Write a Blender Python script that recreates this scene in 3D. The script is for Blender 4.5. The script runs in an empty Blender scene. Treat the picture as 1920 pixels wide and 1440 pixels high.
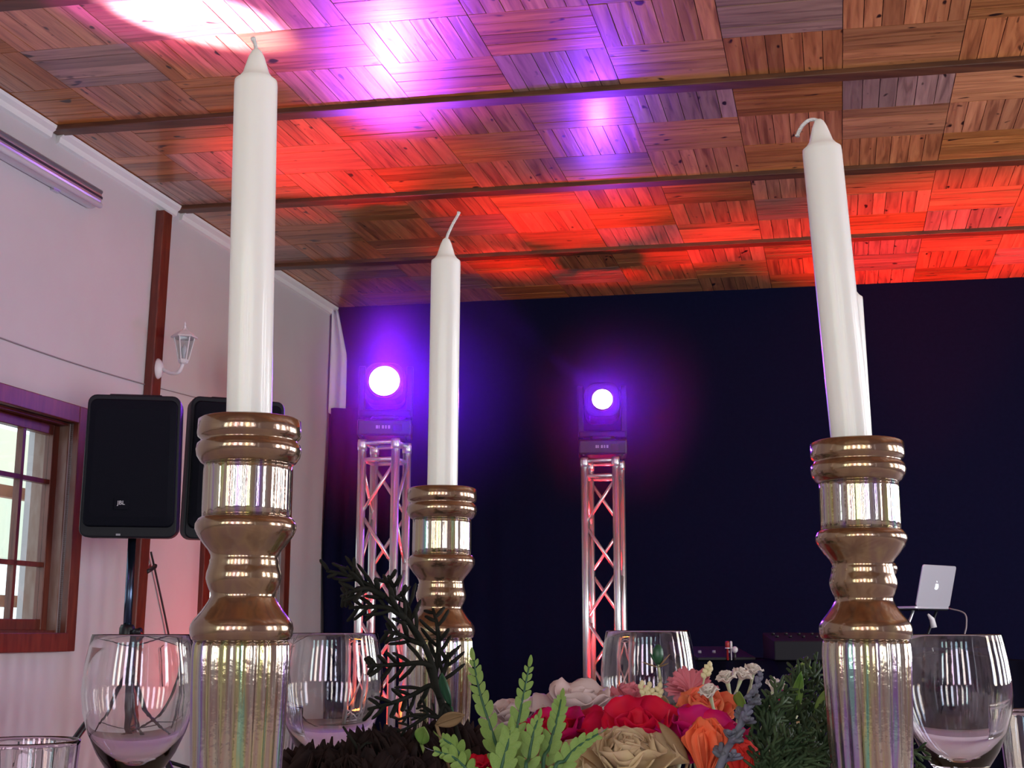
import bpy, math, random
from mathutils import Vector, Matrix

random.seed(7)
sc = bpy.context.scene
col = sc.collection
V = Vector

# ------------------------------------------------------------------ camera
FPX, PITCH, EYE = 2400.0, math.radians(11.0), 0.92
cam_data = bpy.data.cameras.new('camera')
cam_data.sensor_fit = 'HORIZONTAL'
cam_data.sensor_width = 36.0
cam_data.lens = 36.0 * FPX / 1920.0
cam_data.clip_start = 0.02
cam = bpy.data.objects.new('camera', cam_data)
col.objects.link(cam)
cam.location = (0, 0, EYE)
cam.rotation_euler = (math.pi / 2 + PITCH, 0, 0)
sc.camera = cam

# ------------------------------------------------------------------ view + world
sc.view_settings.view_transform = 'Standard'
sc.view_settings.look = 'None'
sc.view_settings.gamma = 1.0
sc.view_settings.use_curve_mapping = False
sc.view_settings.exposure = 0.0
cy = sc.cycles
cy.max_bounces, cy.diffuse_bounces, cy.glossy_bounces, cy.transmission_bounces = 8, 3, 3, 8
cy.volume_bounces, cy.transparent_max_bounces = 0, 10
cy.caustics_reflective = cy.caustics_refractive = False
cy.sample_clamp_indirect = 6.0
cy.volume_step_rate = 4.0
cy.use_light_tree = False

world = bpy.data.worlds.new('world')
sc.world = world
world.use_nodes = True
wbg = world.node_tree.nodes['Background']
wbg.inputs['Color'].default_value = (0.86, 0.95, 1.0, 1)
wbg.inputs['Strength'].default_value = 2.2

# ------------------------------------------------------------------ room frame
FWD = V((0, math.cos(PITCH), math.sin(PITCH)))
UPV = V((0, -math.sin(PITCH), math.cos(PITCH)))
CAM = V((0, 0, EYE))
CEIL = EYE + 2.36


def ray(px, py):
    return FWD + V((1, 0, 0)) * ((px - 960) / FPX) + UPV * ((720 - py) / FPX)


def at(px, py, Y):
    d = ray(px, py)
    return CAM + d * (Y / d.y)


def atz(px, py, z):
    d = ray(px, py)
    return CAM + d * ((z - EYE) / d.z)


def proj(P):
    v = P - CAM
    dz = v.dot(FWD)
    return 960 + FPX * v.x / dz, 720 - FPX * v.dot(UPV) / dz, dz


KP = V((-1.3293, 9.1850, 0))           # floor point of the far left corner
WDIR = V((0.98551, -0.16961, 0))       # along the far wall, to the right
UDIR = V((0.24393, 0.96979, 0))        # along the left wall, away from the camera
NIN = V((UDIR.y, -UDIR.x, 0))          # left wall normal, into the room
NBK = V((WDIR.y, -WDIR.x, 0))          # far wall normal, towards the camera
WALL_ROT = math.atan2(-UDIR.y, -UDIR.x)
STAGE_ROT = math.atan2(UDIR.y, UDIR.x) - math.pi / 2
BACK_ROT = math.atan2(WDIR.y, WDIR.x)


def ST(s, t, z):
    return KP + WDIR * s - UDIR * t + V((0, 0, z))


def WL(t, z, off=0.0):
    return KP - UDIR * t + NIN * off + V((0, 0, z))


def onwall(px, py, off=0.0):
    """pixel -> (t, z) on the left wall plane (moved into the room by off)"""
    d = ray(px, py)
    k = (KP + NIN * off - CAM).dot(NIN) / d.dot(NIN)
    P = CAM + d * k
    return -(P - KP).dot(UDIR), P.z


# ------------------------------------------------------------------ day light through the windows of the hall
def area(name, loc, direction, sx, sy, power, colr):
    l = bpy.data.lights.new(name, 'AREA')
    l.shape = 'RECTANGLE'
    l.size, l.size_y = sx, sy
    l.energy = power
    l.color = colr
    o = bpy.data.objects.new(name, l)
    col.objects.link(o)
    o.location = loc
    o.rotation_euler = V(direction).to_track_quat('-Z', 'Y').to_euler()
    return o


REAR_T, RIGHT_S = 12.6, 7.4            # wall behind the camera, wall on the right
REAR_WIN = (0.9, 1.9, 2.9, 3.9, 4.9, 5.9)             # s of the rear windows
RIGHT_WIN = (2.6, 3.8, 5.0, 6.2, 7.4, 8.6)            # t of the right hand windows
for i, s in enumerate(REAR_WIN):
    area('tinted_daylight_rear', ST(s, REAR_T + 0.05, 1.75), UDIR, 0.42, 1.7, 21, ((0.72, 1.0, 0.86), (1.0, 0.98, 0.72), (1.0, 0.84, 0.95), (0.86, 0.97, 1.0), (1.0, 0.97, 0.74), (0.80, 0.92, 1.0))[i])  # each window light tinted to lay coloured streaks on the holders
for i, t in enumerate(RIGHT_WIN):
    area('daylight_right', ST(RIGHT_S + 0.05, t, 1.55), -WDIR, 0.5, 1.5, (48, 48, 42, 38, 32, 32)[i], (0.93, 0.96, 1.0))


# ------------------------------------------------------------------ materials
def newmat(name):
    m = bpy.data.materials.new(name)
    m.use_nodes = True
    nt = m.node_tree
    return m, nt, nt.nodes['Principled BSDF']


def setp(b, **kw):
    for k, v in kw.items():
        k = {'base': 'Base Color', 'rough': 'Roughness', 'metal': 'Metallic', 'spec': 'Specular IOR Level', 'ior': 'IOR',
             'trans': 'Transmission Weight', 'sss': 'Subsurface Weight', 'coat': 'Coat Weight', 'coatr': 'Coat Roughness',
             'emit': 'Emission Color', 'estr': 'Emission Strength', 'film': 'Thin Film Thickness', 'filmior': 'Thin Film IOR',
             'sheen': 'Sheen Weight', 'aniso': 'Anisotropic'}[k]
        if isinstance(v, tuple) and len(v) == 3:
            v = v + (1,)
        b.inputs[k].default_value = v


def mat(name, base, rough=0.5, noise=None, nscale=20.0, stretch=(1, 1, 1), bump=0.0, coord='Object', **kw):
    """principled material; noise = second colour mixed in by a noise texture"""
    m, nt, b = newmat(name)
    setp(b, base=base, rough=rough, **kw)
    if noise is not None or bump:
        tc = nt.nodes.new('ShaderNodeTexCoord')
        mp = nt.nodes.new('ShaderNodeMapping')
        mp.inputs['Scale'].default_value = stretch
        n = nt.nodes.new('ShaderNodeTexNoise')
        n.inputs['Scale'].default_value = nscale
        n.inputs['Detail'].default_value = 5
        nt.links.new(tc.outputs[coord], mp.inputs[0])
        nt.links.new(mp.outputs[0], n.inputs['Vector'])
        if noise is not None:
            r = nt.nodes.new('ShaderNodeValToRGB')
            r.color_ramp.elements[0].position = 0.35
            r.color_ramp.elements[1].position = 0.68
            r.color_ramp.elements[0].color = base + (1,)
            r.color_ramp.elements[1].color = noise + (1,)
            nt.links.new(n.outputs['Fac'], r.inputs[0])
            nt.links.new(r.outputs[0], b.inputs['Base Color'])
        if bump:
            bp = nt.nodes.new('ShaderNodeBump')
            bp.inputs['Strength'].default_value = bump
            bp.inputs['Distance'].default_value = 0.01
            nt.links.new(n.outputs['Fac'], bp.inputs['Height'])
            nt.links.new(bp.outputs[0], b.inputs['Normal'])
    return m


def wood_mat(name, dirv, dark, mid, light, rough, fine=1.0):
    """varnished wood whose grain runs along the direction dirv; each piece carries its own tone / seed attribute"""
    m, nt, b = newmat(name)
    L, N = nt.links, nt.nodes
    geo = N.new('ShaderNodeNewGeometry')
    at_ = N.new('ShaderNodeAttribute')
    at_.attribute_name = 'tone'
    sep = N.new('ShaderNodeSeparateColor')
    L.new(at_.outputs['Color'], sep.inputs[0])
    a = math.atan2(dirv.y, dirv.x)
    mp = N.new('ShaderNodeMapping')
    mp.vector_type = 'TEXTURE'
    mp.inputs['Rotation'].default_value = (0, 0, a)
    mp.inputs['Scale'].default_value = (1.0, 0.07 / fine, 0.1)
    L.new(geo.outputs['Position'], mp.inputs[0])
    off = N.new('ShaderNodeVectorMath')
    off.operation = 'MULTIPLY_ADD'
    off.inputs[1].default_value = (37, 91, 53)
    L.new(at_.outputs['Color'], off.inputs[0])
    L.new(mp.outputs[0], off.inputs[2])
    n1 = N.new('ShaderNodeTexNoise')
    n1.inputs['Scale'].default_value = 2.6
    n1.inputs['Detail'].default_value = 6
    n1.inputs['Distortion'].default_value = 0.8
    L.new(off.outputs[0], n1.inputs['Vector'])
    rp = N.new('ShaderNodeValToRGB')
    e = rp.color_ramp.elements
    e[0].position, e[0].color = 0.3, dark + (1,)
    e[1].position, e[1].color = 0.72, light + (1,)
    em = e.new(0.5)
    em.color = mid + (1,)
    L.new(n1.outputs['Fac'], rp.inputs[0])
    # knots: rare dark spots
    n2 = N.new('ShaderNodeTexNoise')
    n2.inputs['Scale'].default_value = 17
    n2.inputs['Detail'].default_value = 1
    ad = N.new('ShaderNodeVectorMath')
    ad.operation = 'MULTIPLY_ADD'
    ad.inputs[1].default_value = (11, 7, 19)
    L.new(at_.outputs['Color'], ad.inputs[0])
    mp2 = N.new('ShaderNodeMapping')
    mp2.vector_type = 'TEXTURE'
    mp2.inputs['Rotation'].default_value = (0, 0, a)
    mp2.inputs['Scale'].default_value = (1.6, 0.8, 0.8)
    L.new(geo.outputs['Position'], mp2.inputs[0])
    L.new(mp2.outputs[0], ad.inputs[2])
    L.new(ad.outputs[0], n2.inputs['Vector'])
    kr = N.new('ShaderNodeMapRange')
    kr.inputs['From Min'].default_value = 0.70
    kr.inputs['From Max'].default_value = 0.76
    L.new(n2.outputs['Fac'], kr.inputs['Value'])
    mk = N.new('ShaderNodeMix')
    mk.data_type = 'RGBA'
    mk.inputs['B'].default_value = (0.035, 0.012, 0.008, 1)
    L.new(kr.outputs[0], mk.inputs['Factor'])
    L.new(rp.outputs[0], mk.inputs['A'])
    # tone: red channel = brightness, green channel = greying
    hs = N.new('ShaderNodeHueSaturation')
    mr = N.new('ShaderNodeMapRange')
    mr.inputs['To Min'].default_value = 0.55
    mr.inputs['To Max'].default_value = 1.35
    L.new(sep.outputs[0], mr.inputs['Value'])
    L.new(mr.outputs[0], hs.inputs['Value'])
    ms = N.new('ShaderNodeMapRange')
    ms.inputs['To Min'].default_value = 1.1
    ms.inputs['To Max'].default_value = 0.72
    L.new(sep.outputs[1], ms.inputs['Value'])
    L.new(ms.outputs[0], hs.inputs['Saturation'])
    L.new(mk.outputs['Result'], hs.inputs['Color'])
    L.new(hs.outputs[0], b.inputs['Base Color'])
    bp = N.new('ShaderNodeBump')
    bp.inputs['Strength'].default_value = 0.14
    bp.inputs['Distance'].default_value = 0.01
    L.new(n1.outputs['Fac'], bp.inputs['Height'])
    L.new(bp.outputs[0], b.inputs['Normal'])
    setp(b, rough=rough, spec=0.5, coat=0.35, coatr=0.16)
    return m


def emit_mat(name, colr, strength):
    m, nt, b = newmat(name)
    setp(b, base=(0.02, 0.02, 0.02), emit=colr, estr=strength, rough=0.3)
    return m


def pane_mat(name):
    m = bpy.data.materials.new(name)
    m.use_nodes = True
    nt = m.node_tree
    nt.nodes.clear()
    o = nt.nodes.new('ShaderNodeOutputMaterial')
    mx = nt.nodes.new('ShaderNodeMixShader')
    t = nt.nodes.new('ShaderNodeBsdfTransparent')
    t.inputs[0].default_value = (0.93, 0.97, 0.97, 1)
    g = nt.nodes.new('ShaderNodeBsdfGlossy')
    g.inputs['Roughness'].default_value = 0.03
    mx.inputs[0].default_value = 0.06
    nt.links.new(t.outputs[0], mx.inputs[1])
    nt.links.new(g.outputs[0], mx.inputs[2])
    nt.links.new(mx.outputs[0], o.inputs[0])
    return m


def holder_mat(name, cols, streak, rough, metal, bumpy):
    """lustre-coated pressed glass: iridescent sheen painted as vertical colour streaks under a thin film"""
    m, nt, b = newmat(name)
    L, N = nt.links, nt.nodes
    tc = N.new('ShaderNodeTexCoord')
    mp = N.new('ShaderNodeMapping')
    mp.inputs['Scale'].default_value = (streak, streak, 6)
    L.new(tc.outputs['Object'], mp.inputs[0])
    n = N.new('ShaderNodeTexNoise')
    n.inputs['Scale'].default_value = 1.0
    n.inputs['Detail'].default_value = 3
    L.new(mp.outputs[0], n.inputs['Vector'])
    r = N.new('ShaderNodeValToRGB')
    el = r.color_ramp.elements
    k = len(cols)
    el[0].position, el[0].color = 0.3, cols[0] + (1,)
    el[1].position, el[1].color = 0.7, cols[-1] + (1,)
    for i in range(1, k - 1):
        x = el.new(0.3 + 0.4 * i / (k - 1))
        x.color = cols[i] + (1,)
    L.new(n.outputs['Fac'], r.inputs[0])
    L.new(r.outputs[0], b.inputs['Base Color'])
    n2 = N.new('ShaderNodeTexNoise')
    n2.inputs['Scale'].default_value = 260
    n2.inputs['Detail'].default_value = 2
    L.new(tc.outputs['Object'], n2.inputs['Vector'])
    bp = N.new('ShaderNodeBump')
    bp.inputs['Strength'].default_value = bumpy
    bp.inputs['Distance'].default_value = 0.001
    L.new(n2.outputs['Fac'], bp.inputs['Height'])
    L.new(bp.outputs[0], b.inputs['Normal'])
    setp(b, rough=rough, metal=metal, coat=0.7, coatr=0.05, film=430.0, filmior=1.7)
    return m


M = {}
M['paint'] = mat('white_wall_paint', (0.60, 0.555, 0.58), 0.75, noise=(0.57, 0.525, 0.55), nscale=3, bump=0.03)
M['cornice'] = mat('white_gloss_paint', (0.82, 0.8, 0.8), 0.45)
M['black_wall'] = mat('black_stage_cloth', (0.0046, 0.0056, 0.026), 0.95, noise=(0.0060, 0.0068, 0.030), nscale=40, bump=0.05, spec=0.06)
M['floor'] = mat('grey_screed', (0.3, 0.26, 0.24), 0.5, noise=(0.24, 0.21, 0.2), nscale=4)
M['plank_u'] = wood_mat('ceiling_wood_lengthwise', UDIR, (0.24, 0.085, 0.040), (0.46, 0.185, 0.085), (0.60, 0.27, 0.125), 0.30)  # pinker than the crosswise wood: violet sheen put into the colour
M['plank_w'] = wood_mat('ceiling_wood_crosswise', WDIR, (0.24, 0.085, 0.032), (0.46, 0.185, 0.068), (0.60, 0.27, 0.105), 0.30)
M['beam'] = mat('dark_stained_beam', (0.075, 0.026, 0.012), 0.4, noise=(0.15, 0.055, 0.02), nscale=9, stretch=(0.3, 3, 3))
M['redwood'] = mat('red_brown_timber', (0.105, 0.018, 0.011), 0.4, noise=(0.17, 0.036, 0.018), nscale=12, stretch=(4, 4, 0.6))
M['reveal'] = mat('brown_jamb_painted_sheen', (0.24, 0.12, 0.085), 0.5, noise=(0.33, 0.22, 0.19), nscale=9, stretch=(3, 3, 0.8))  # paler than the casing: reflection on the reveal put into the colour
M['pane'] = pane_mat('window_pane')
M['black_plastic'] = mat('black_speaker_plastic', (0.004, 0.005, 0.010), 0.5, spec=0.25, bump=0.05, nscale=200)
M['grille'] = mat('black_speaker_grille', (0.003, 0.004, 0.009), 0.7, bump=0.2, nscale=400, spec=0.12)
M['black_metal'] = mat('black_powder_coat', (0.012, 0.012, 0.016), 0.35, metal=0.3)
M['steel'] = mat('blue_black_steel_tube', (0.05, 0.07, 0.12), 0.22, metal=0.9)
M['white_metal'] = mat('white_enamel', (0.78, 0.76, 0.78), 0.35)
M['alu'] = mat('bright_aluminium', (0.80, 0.82, 0.84), 0.30, noise=(0.70, 0.72, 0.74), nscale=8, metal=0.85)
M['brushed'] = mat('brushed_steel_fixture', (0.68, 0.68, 0.74), 0.28, metal=0.8)
M['darkgap'] = mat('dark_slot', (0.03, 0.03, 0.05), 0.4)
M['wax'] = mat('white_candle_wax', (0.86, 0.82, 0.80), 0.32, noise=(0.83, 0.79, 0.78), nscale=30, stretch=(1, 1, 0.2), sss=0.25, coat=0.25)
M['wax'].node_tree.nodes['Principled BSDF'].inputs['Subsurface Radius'].default_value = (0.012, 0.008, 0.006)
M['wick'] = mat('white_cotton_wick', (0.85, 0.82, 0.84), 0.8, bump=0.6, nscale=600)
M['champagne'] = holder_mat('champagne_lustre', [(0.20, 0.105, 0.065), (0.34, 0.215, 0.125), (0.28, 0.165, 0.125), (0.38, 0.27, 0.155)], 70, 0.17, 0.85, 0.12)
M['lustre'] = holder_mat('painted_rainbow_lustre', [(0.20, 0.44, 0.33), (0.50, 0.46, 0.20), (0.42, 0.28, 0.24), (0.48, 0.44, 0.36), (0.34, 0.18, 0.48), (0.26, 0.46, 0.44)], 150, 0.11, 0.85, 0.12)  # rainbow reflections painted into the base colour
M['bowl'] = None
m, nt, b = newmat('lustre_wine_glass')
setp(b, base=(0.985, 0.98, 0.985), rough=0.0, trans=1.0, ior=1.48, film=330.0, filmior=1.55)
M['glass'] = m
M['linen'] = mat('white_table_linen', (0.75, 0.73, 0.74), 0.85, bump=0.1, nscale=300)
M['laptop'] = mat('silver_laptop_shell', (0.62, 0.60, 0.68), 0.35, metal=0.35)
M['logo'] = emit_mat('backlit_logo', (0.86, 0.93, 1.0), 1.6)
M['screen'] = mat('laptop_screen_glass', (0.01, 0.01, 0.012), 0.1)
M['lens'] = emit_mat('violet_lamp_lens', (0.60, 0.30, 1.0), 90)
M['led'] = emit_mat('red_led_lens', (1.0, 0.16, 0.03), 22)
M['grey_mark'] = mat('pale_grey_print', (0.32, 0.32, 0.36), 0.5)
M['jbl'] = mat('white_badge_print', (0.75, 0.75, 0.78), 0.4)
M['cable'] = mat('dark_cable', (0.02, 0.018, 0.02), 0.5)
M['wallwire'] = mat('grey_wall_wire', (0.30, 0.26, 0.28), 0.6)
M['drape'] = mat('white_drape_cloth', (0.72, 0.70, 0.80), 0.85, bump=0.05)
M['dj_black'] = mat('black_booth_cloth', (0.003, 0.003, 0.009), 0.9, spec=0.05)
M['dj_grey'] = mat('charcoal_gear', (0.010, 0.010, 0.014), 0.6, spec=0.2)
M['red_plug'] = mat('red_plug_plastic', (0.35, 0.02, 0.02), 0.4)
M['white_plug'] = mat('white_plug_plastic', (0.6, 0.6, 0.6), 0.4)
M['tan'] = mat('tan_rendered_wall', (0.72, 0.68, 0.52), 0.9, noise=(0.60, 0.62, 0.52), nscale=1.2)
M['outwood'] = mat('orange_veranda_timber', (0.36, 0.14, 0.065), 0.7, noise=(0.25, 0.09, 0.045), nscale=8)
M['outground'] = mat('pale_gravel', (0.7, 0.72, 0.7), 0.9)


# ------------------------------------------------------------------ mesh helpers
def mk(name, verts, faces, material, parent=None, smooth=False, loc=None, edge=None):
    me = bpy.data.meshes.new(name)
    me.from_pydata([tuple(v) for v in verts], [], faces)
    me.materials.append(material)
    if smooth:
        me.polygons.foreach_set('use_smooth', [True] * len(me.polygons))
    me.update()
    o = bpy.data.objects.new(name, me)
    col.objects.link(o)
    if parent:
        o.parent = parent
    if loc is not None:
        o.location = loc
    if edge:
        bv = o.modifiers.new('edge', 'BEVEL')
        bv.width = edge
        bv.segments = 2
        bv.limit_method = 'ANGLE'
    return o


def inst(name, me, parent, loc=(0, 0, 0), rot=(0, 0, 0), scale=(1, 1, 1)):
    o = bpy.data.objects.new(name, me)
    col.objects.link(o)
    o.parent = parent
    o.location, o.rotation_euler, o.scale = loc, rot, scale
    return o


def thing(name, label, cat, loc=(0, 0, 0), rot=(0, 0, 0), group=None, kind=None):
    o = bpy.data.objects.new(name, None)
    o.empty_display_size = 0.05
    col.objects.link(o)
    o.location = loc
    o.rotation_euler = rot
    if label:
        o['label'] = label
    if cat:
        o['category'] = cat
    if group:
        o['group'] = group
    if kind:
        o['kind'] = kind
    return o


def tag(o, label=None, cat=None, group=None, kind=None):
    for k, v in (('label', label), ('category', cat), ('group', group), ('kind', kind)):
        if v:
            o[k] = v
    return o


def boxv(x0, x1, y0, y1, z0, z1):
    v = [(x, y, z) for z in (z0, z1) for y in (y0, y1) for x in (x0, x1)]
    f = [(0, 2, 3, 1), (4, 5, 7, 6), (0, 1, 5, 4), (2, 6, 7, 3), (0, 4, 6, 2), (1, 3, 7, 5)]
    return v, f


def box(name, x0, x1, y0, y1, z0, z1, material, parent=None, edge=None):
    v, f = boxv(x0, x1, y0, y1, z0, z1)
    return mk(name, v, f, material, parent, edge=edge)


def merge(parts):
    vs, fs = [], []
    for v, f in parts:
        k = len(vs)
        vs += list(v)
        fs += [tuple(i + k for i in q) for q in f]
    return vs, fs


def lathe(profile, n=48, flute=None):
    """profile: list of (r, z); flute(i_profile, angle) multiplies r"""
    vs, fs = [], []
    for i, (r, z) in enumerate(profile):
        for j in range(n):
            a = 2 * math.pi * j / n
            rr = r * (flute(i, a) if flute else 1.0)
            vs.append((rr * math.cos(a), rr * math.sin(a), z))
    for i in range(len(profile) - 1):
        for j in range(n):
            k = (j + 1) % n
            fs.append((i * n + j, i * n + k, (i + 1) * n + k, (i + 1) * n + j))
    if profile[0][0] > 1e-6:
        fs.append(tuple(reversed(range(n))))
    if profile[-1][0] > 1e-6:
        fs.append(tuple((len(profile) - 1) * n + j for j in range(n)))
    return vs, fs


def tube(pts, radii, n=8, flat=1.0, nvec=None):
    pts = [V(p) for p in pts]
    if not isinstance(radii, (list, tuple)):
        radii = [radii] * len(pts)
    vs, fs = [], []
    prev = None
    for i, p in enumerate(pts):
        t = (pts[min(i + 1, len(pts) - 1)] - pts[max(i - 1, 0)]).normalized()
        if prev is None:
            ref = nvec if nvec is not None else (V((0, 0, 1)) if abs(t.z) < 0.9 else V((1, 0, 0)))
            a = t.cross(ref).normalized()
        else:
            a = (prev - t * prev.dot(t)).normalized()
        prev = a
        bb = t.cross(a)
        for j in range(n):
            q = 2 * math.pi * j / n
            vs.append(p + (a * math.cos(q) + bb * math.sin(q) * flat) * radii[i])
    for i in range(len(pts) - 1):
        for j in range(n):
            k = (j + 1) % n
            fs.append((i * n + j, i * n + k, (i + 1) * n + k, (i + 1) * n + j))
    fs.append(tuple(reversed(range(n))))
    fs.append(tuple((len(pts) - 1) * n + j for j in range(n)))
    return vs, fs


def smooth_path(pts, k=6):
    """Catmull-Rom through the points"""
    pts = [V(p) for p in pts]
    P = [pts[0] * 2 - pts[1]] + pts + [pts[-1] * 2 - pts[-2]]
    out = []
    for i in range(1, len(P) - 2):
        for j in range(k):
            t = j / k
            a, b_, c, d = P[i - 1], P[i], P[i + 1], P[i + 2]
            out.append(0.5 * ((2 * b_) + (c - a) * t + (2 * a - 5 * b_ + 4 * c - d) * t * t + (3 * b_ - a - 3 * c + d) * t ** 3))
    out.append(pts[-1])
    return out


def ngon(pts, y0, y1):
    """extrude an outline given in the x-z plane along y"""
    n = len(pts)
    v = [(x, y0, z) for x, z in pts] + [(x, y1, z) for x, z in pts]
    f = [tuple(range(n)), tuple(reversed(range(n, 2 * n)))]
    f += [(i, i + n, (i + 1) % n + n, (i + 1) % n) for i in range(n)]
    return v, f


def rrect(w, h, r, n=5, cx=0, cz=0):
    out = []
    for sx, sz, a0 in ((1, 1, 0), (-1, 1, 90), (-1, -1, 180), (1, -1, 270)):
        for i in range(n + 1):
            a = math.radians(a0 + 90 * i / n)
            out.append((cx + sx * (w / 2 - r) + r * math.cos(a), cz + sz * (h / 2 - r) + r * math.sin(a)))
    return out


# ================================================================== THE ROOM
# windows of the left wall: (t0, t1, z0, z1) of the openings
t_a, z_top = onwall(158, 767)
t_b, z_bot = onwall(131, 1221)
W1_FAR = (t_a + t_b) / 2
W_Z0, W_Z1 = z_bot, z_top
W1 = (W1_FAR, W1_FAR + 1.15)
tl, _ = onwall(372, 1100)
tr, _ = onwall(535, 1100)
W2 = (tr, tl)
CAS = 0.085
wparts = []
WT = 0.24


def wallbox(t0, t1, z0, z1):
    # local frame of the wall: x = towards the camera, y = into the room
    return boxv(t0, t1, -WT, 0, z0, z1)


holes = sorted([(W2[0] + CAS, W2[1] - CAS), (W1[0] + CAS, W1[1] - CAS)])
z0h, z1h = W_Z0 + CAS, W_Z1 - CAS
wparts.append(wallbox(-0.6, REAR_T + 0.3, 0, z0h))
wparts.append(wallbox(-0.6, REAR_T + 0.3, z1h, CEIL + 0.1))
xs = [-0.6] + [q for h in holes for q in h] + [REAR_T + 0.3]
for i in range(0, len(xs), 2):
    wparts.append(wallbox(xs[i], xs[i + 1], z0h, z1h))
v, f = merge(wparts)
wl = mk('wall_left', v, f, M['paint'])
wl.location = KP
wl.rotation_euler = (0, 0, WALL_ROT)
tag(wl, 'white painted side wall with two timber windows', None, kind='structure')

wb = box('wall_back', -0.3, RIGHT_S + 0.3, 0, 0.15, 0, CEIL + 0.1, M['black_wall'])
wb.location = KP
wb.rotation_euler = (0, 0, BACK_ROT)
tag(wb, 'dark navy black wall behind the stage lights', None, kind='structure')

# right and rear walls with window openings
def holed(name, length, opens, z0, z1, lab):
    P = [boxv(0, length, 0, 0.2, 0, z0), boxv(0, length, 0, 0.2, z1, CEIL + 0.1)]
    q = [0] + [x for o_ in opens for x in o_] + [length]
    for i in range(0, len(q), 2):
        P.append(boxv(q[i], q[i + 1], 0, 0.2, z0, z1))
    v, f = merge(P)
    return tag(mk(name, v, f, M['paint']), lab, None, kind='structure')


wr = holed('wall_right', REAR_T + 0.4, [(t - 0.27, t + 0.27) for t in RIGHT_WIN], 0.78, 2.32, 'white wall on the right hand side of the hall')
wr.matrix_world = Matrix.Translation(ST(RIGHT_S, 0, 0)) @ Matrix(((-UDIR.x, WDIR.x, 0, 0), (-UDIR.y, WDIR.y, 0, 0), (0, 0, 1, 0), (0, 0, 0, 1)))
wq = holed('wall_rear', RIGHT_S + 0.2, [(s - 0.22, s + 0.22) for s in REAR_WIN], 0.88, 2.62, 'white wall behind the guests with narrow windows')
wq.matrix_world = Matrix.Translation(ST(0, REAR_T, 0)) @ Matrix(((WDIR.x, -UDIR.x, 0, 0), (WDIR.y, -UDIR.y, 0, 0), (0, 0, 1, 0), (0, 0, 0, 1)))

c = [ST(-0.5, -0.3, 0), ST(RIGHT_S + 0.4, -0.3, 0), ST(RIGHT_S + 0.4, REAR_T + 0.4, 0), ST(-0.5, REAR_T + 0.4, 0)]
fl = mk('floor', [p + V((0, 0, -0.1)) for p in c] + c, [(0, 3, 2, 1), (4, 5, 6, 7), (0, 1, 5, 4), (1, 2, 6, 5), (2, 3, 7, 6), (3, 0, 4, 7)], M['floor'])
tag(fl, 'grey screed floor of the hall', None, kind='structure')


# ---------------------------------------------------------------- ceiling: board, planks, beams
def set_tone(me, tones):
    a = me.color_attributes.new('tone', 'FLOAT_COLOR', 'CORNER')
    i = 0
    for p, tn in zip(me.polygons, tones):
        for _ in p.loop_indices:
            a.data[i].color = tn
            i += 1


zc = CEIL + 0.014
c = [ST(-0.4, -0.25, zc), ST(RIGHT_S + 0.3, -0.25, zc), ST(RIGHT_S + 0.3, REAR_T + 0.3, zc), ST(-0.4, REAR_T + 0.3, zc)]
ce = mk('ceiling', c + [p + V((0, 0, 0.08)) for p in c], [(0, 3, 2, 1), (4, 5, 6, 7), (0, 1, 5, 4), (1, 2, 6, 5), (2, 3, 7, 6), (3, 0, 4, 7)], M['plank_w'])
set_tone(ce.data, [(0.1, 0.4, 0.5, 1)] * 6)
tag(ce, 'varnished wooden ceiling of short planks laid in basket weave', None, kind='structure')

BEAM_T = [-0.07 + 1.2 * k for k in range(0, 11)]
BEAM_W = 0.082
COL0, COLW = 0.345 - 0.474, 0.474


def hexa(s0, s1, t0, t1, z0, z1):
    p = [ST(s, t, z) for z in (z0, z1) for t in (t0, t1) for s in (s0, s1)]
    f = [(0, 2, 3, 1), (4, 5, 7, 6), (0, 1, 5, 4), (2, 6, 7, 3), (0, 4, 6, 2), (1, 3, 7, 5)]
    # t runs towards the camera (left-handed with s, z): flip
    return p, [tuple(reversed(q)) for q in f]


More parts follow.
